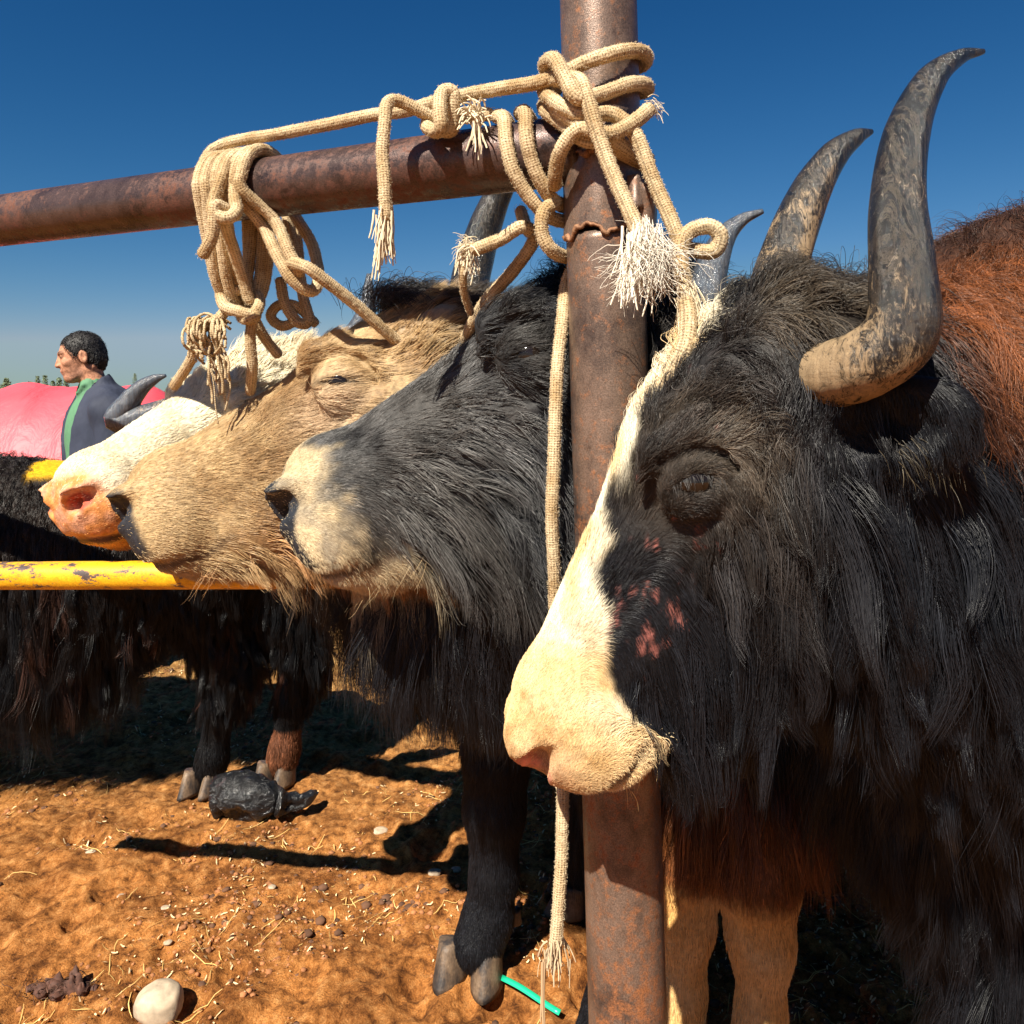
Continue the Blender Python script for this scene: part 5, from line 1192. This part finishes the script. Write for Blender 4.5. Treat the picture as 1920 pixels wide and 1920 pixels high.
    f.chain([nk + fwd * .055 + dl * .045 + (0, 0, .012), nk + fwd * .085 + dl * .02 + (0, 0, -.035)], [.016, .006], .01); f.chain([nk + fwd * .055 - dl * .045 + (0, 0, .012), nk + fwd * .085 - dl * .02 + (0, 0, -.035)], [.016, .006], .01)
    V, Q = f.mesh(); V = relax(V, Q, 1); mesh('shirt', V, Q, cloth_mat('green_shirt', (.075, .19, .10), .8, 14), root)
    f = Field(*fx2); f.ell(sh + (0, 0, -.13), (.205, .165, .28), None, .04); f.cone(sh + (0, 0, -.3), sh + (.0, 0, -.58), .185, .19, .05)
    f.cone(sh + dl * .10 + (0, 0, .035), an, .075, .080, .05); f.cone(sh - dl * .10 + (0, 0, .035), ar, .075, .080, .05)
    for s_, p in ((1, an), (-1, ar)):
        el = p + (0.03, -.02, -.30); wr = el + (-.20, -.10, -.10) if s_ > 0 else el + (-.22, -.12, -.05); f.chain([p, el, wr * .9 + el * .1], [.078, .068, .050], .03)
    f.cone(nk + (.015, .01, -.04), nk + (.02, .01, .005), .092, .080, .03); f.cone(nk + (-.01, 0, .0), nk + (-.03, -.01, .13), .070, .085, .008, True)
    f.chain([nk + fwd * .075 + dl * .085 + (0, 0, .012), nk + fwd * .12 + dl * .075 + (0, 0, -.06), nk + fwd * .14 + dl * .06 + (0, 0, -.12)], [.022, .018, .008], .012)
    # open front
    fr = sh + fwd * .20
    f.chain([fr + (.02, -.0, .14), fr + (.0, 0, -.1), fr + (-.01, 0, -.35), fr + (-.01, 0, -.62)], [.100, .082, .060, .045], .012, True)
    V, Q = f.mesh(); V = relax(V, Q, 2); Nv, _ = vnormals(V, Q); V = V + Nv * (fbm(V * np.array([1, 1, .45]), 13., 8, 2) * .016)[:, None]; mesh('jacket', V, Q, cloth_mat('blue_jacket', (.022, .028, .052), .8, 10), root)
    f = Field(axis((X0 - .5, X0 + .6, .018)), axis((Y - .5, Y + .5, .018)), axis((.02, 1.1, .018))); f.cone(hips + (0, 0, .1), hips, .165, .165, .04)
    for s_ in (-1, 1):
        h0 = hips + dl * .09 * s_; f.chain([h0, np.array((h0[0], h0[1], .50)), np.array((h0[0], h0[1], .08))], [.11, .085, .07], .03)
    V, Q = f.mesh(); mesh('trousers', V, Q, cloth_mat('dark_trousers', (.03, .03, .035)), root)
    return root
man()

# ------------------------------------------------------------------ background: tarpaulin, poplars
def tarp():
    Y0_ = 8.0; V = []; Q = []; nx_, nr = 160, 60
    m, t, b = mat('red_tarpaulin'); n = tnoise(t, 1.6, 4)
    t.links.new(ramp(t, n, [(.3, (.62, .055, .075)), (.7, (.74, .085, .11))]), b.inputs['Base Color']); b.inputs['Roughness'].default_value = .55
    bump(t, tnoise(t, 3.5, 5, .6, (1, .4, .5), dist=.6), b, .6, .08)
    x0, x1 = -8.5, -3.35
    for i in range(nx_):
        x = x0 + (x1 - x0) * i / (nx_ - 1); e = 1 - max(0, (x + 4.3) / .95) ** 2.2 * .8; top = 1.49 * e ** .5 * (1 - .008 * max(0, -4.3 - x) ** 2)
        sag = .03 * math.sin(x * 2.1) - .02 * math.cos(x * 5)
        for j in range(nr):
            a = math.pi * j / (nr - 1); seam = .012 * math.exp(-((x + 4.85 + .35 * math.sin(a)) / .02) ** 2)
            rr_ = 1.35 * max(e, .05) ** .5
            V.append((x, Y0_ + 1.2 - rr_ * math.cos(a) * (1 - .1 * math.sin(a)), max(-.01, (top + sag + seam) * math.sin(a) ** .72) + (.02 * math.sin(x * 9 + a * 5) + .035 * abs(math.sin(x * 2.6 + .6 * math.cos(a * 3)))) * math.sin(a)))
    for i in range(nx_ - 1):
        for j in range(nr - 1): Q.append((i * nr + j, i * nr + j + 1, (i + 1) * nr + j + 1, (i + 1) * nr + j))
    o = mesh('tarpaulin', V, Q, m); md = o.modifiers.new('t', 'SOLIDIFY'); md.thickness = .01
    tag(o, 'rounded pinkish red tarpaulin covering a low load behind the man', 'tarpaulin')
tarp()
M_LEAF = simple('poplar_leaf', (.12, .16, .085), .7, .4, 3); M_BARK = simple('poplar_bark', (.16, .13, .10), .9)
g = np.random.default_rng(8)
def poplar(pxc, top, wpx, Y, label, group, seed):
    g = np.random.default_rng(seed); x = (pxc - CX) / F_PX * Y; h = CAMZ + (HY - top) / F_PX * Y; w = wpx / F_PX * Y / 2
    root = empty('poplar_tree', (x, Y, 0)); tag(root, label, 'tree', group)
    S = np.array([(x, Y, -.1), (x + .05 * w, Y, h * .4), (x, Y, h * .92)]); tube_obj('trunk', spline(S, .6), np.linspace(w * .18, w * .03, len(spline(S, .6))), M_BARK, root, 8)
    n = 700; t = .08 + .88 * g.random(n) ** .9; rad = w * np.interp(t, [.1, .4, .8, 1], [.7, 1., .85, .35]) * (.75 + .5 * g.random(n)) * np.sqrt(g.random(n)); a = g.random(n) * 6.283
    a = a + 0; C = np.stack([x + rad * np.cos(a), Y + rad * np.sin(a), t * h], -1); s = w * .22 * (.5 + g.random(n))
    D1 = unit(g.normal(0, 1, (n, 3))); D2 = unit(np.cross(D1, g.normal(0, 1, (n, 3))))
    V = np.stack([C + D1 * s[:, None], C + D2 * s[:, None] * .6, C - D1 * s[:, None], C - D2 * s[:, None] * .6], 1).reshape(-1, 3)
    mesh('crown', V, np.arange(4 * n).reshape(n, 4), M_LEAF, root, False)
L_ = [(12, 707, 16, 'poplar tree on the horizon nearest the left edge of the picture'), (38, 722, 12, None), (56, 714, 14, None), (70, 703, 12, None), (84, 701, 12, None), (99, 712, 12, None), (111, 706, 14, None), (124, 703, 12, None),
      (253, 698, 9, 'single thin poplar tree between the man and the dark horn'), (288, 722, 14, 'small bushy poplar tree behind the cream yak\'s horn'), (5, 720, 14, None), (318, 726, 20, None)]
for i, (a, b_, c, l) in enumerate(L_):
    poplar(a, b_, c, 95 + 8 * (i % 3), l or 'one of the similar far-off poplar trees on the horizon behind the red tarpaulin', None if l else 'far-off poplar trees on the horizon', 60 + i)
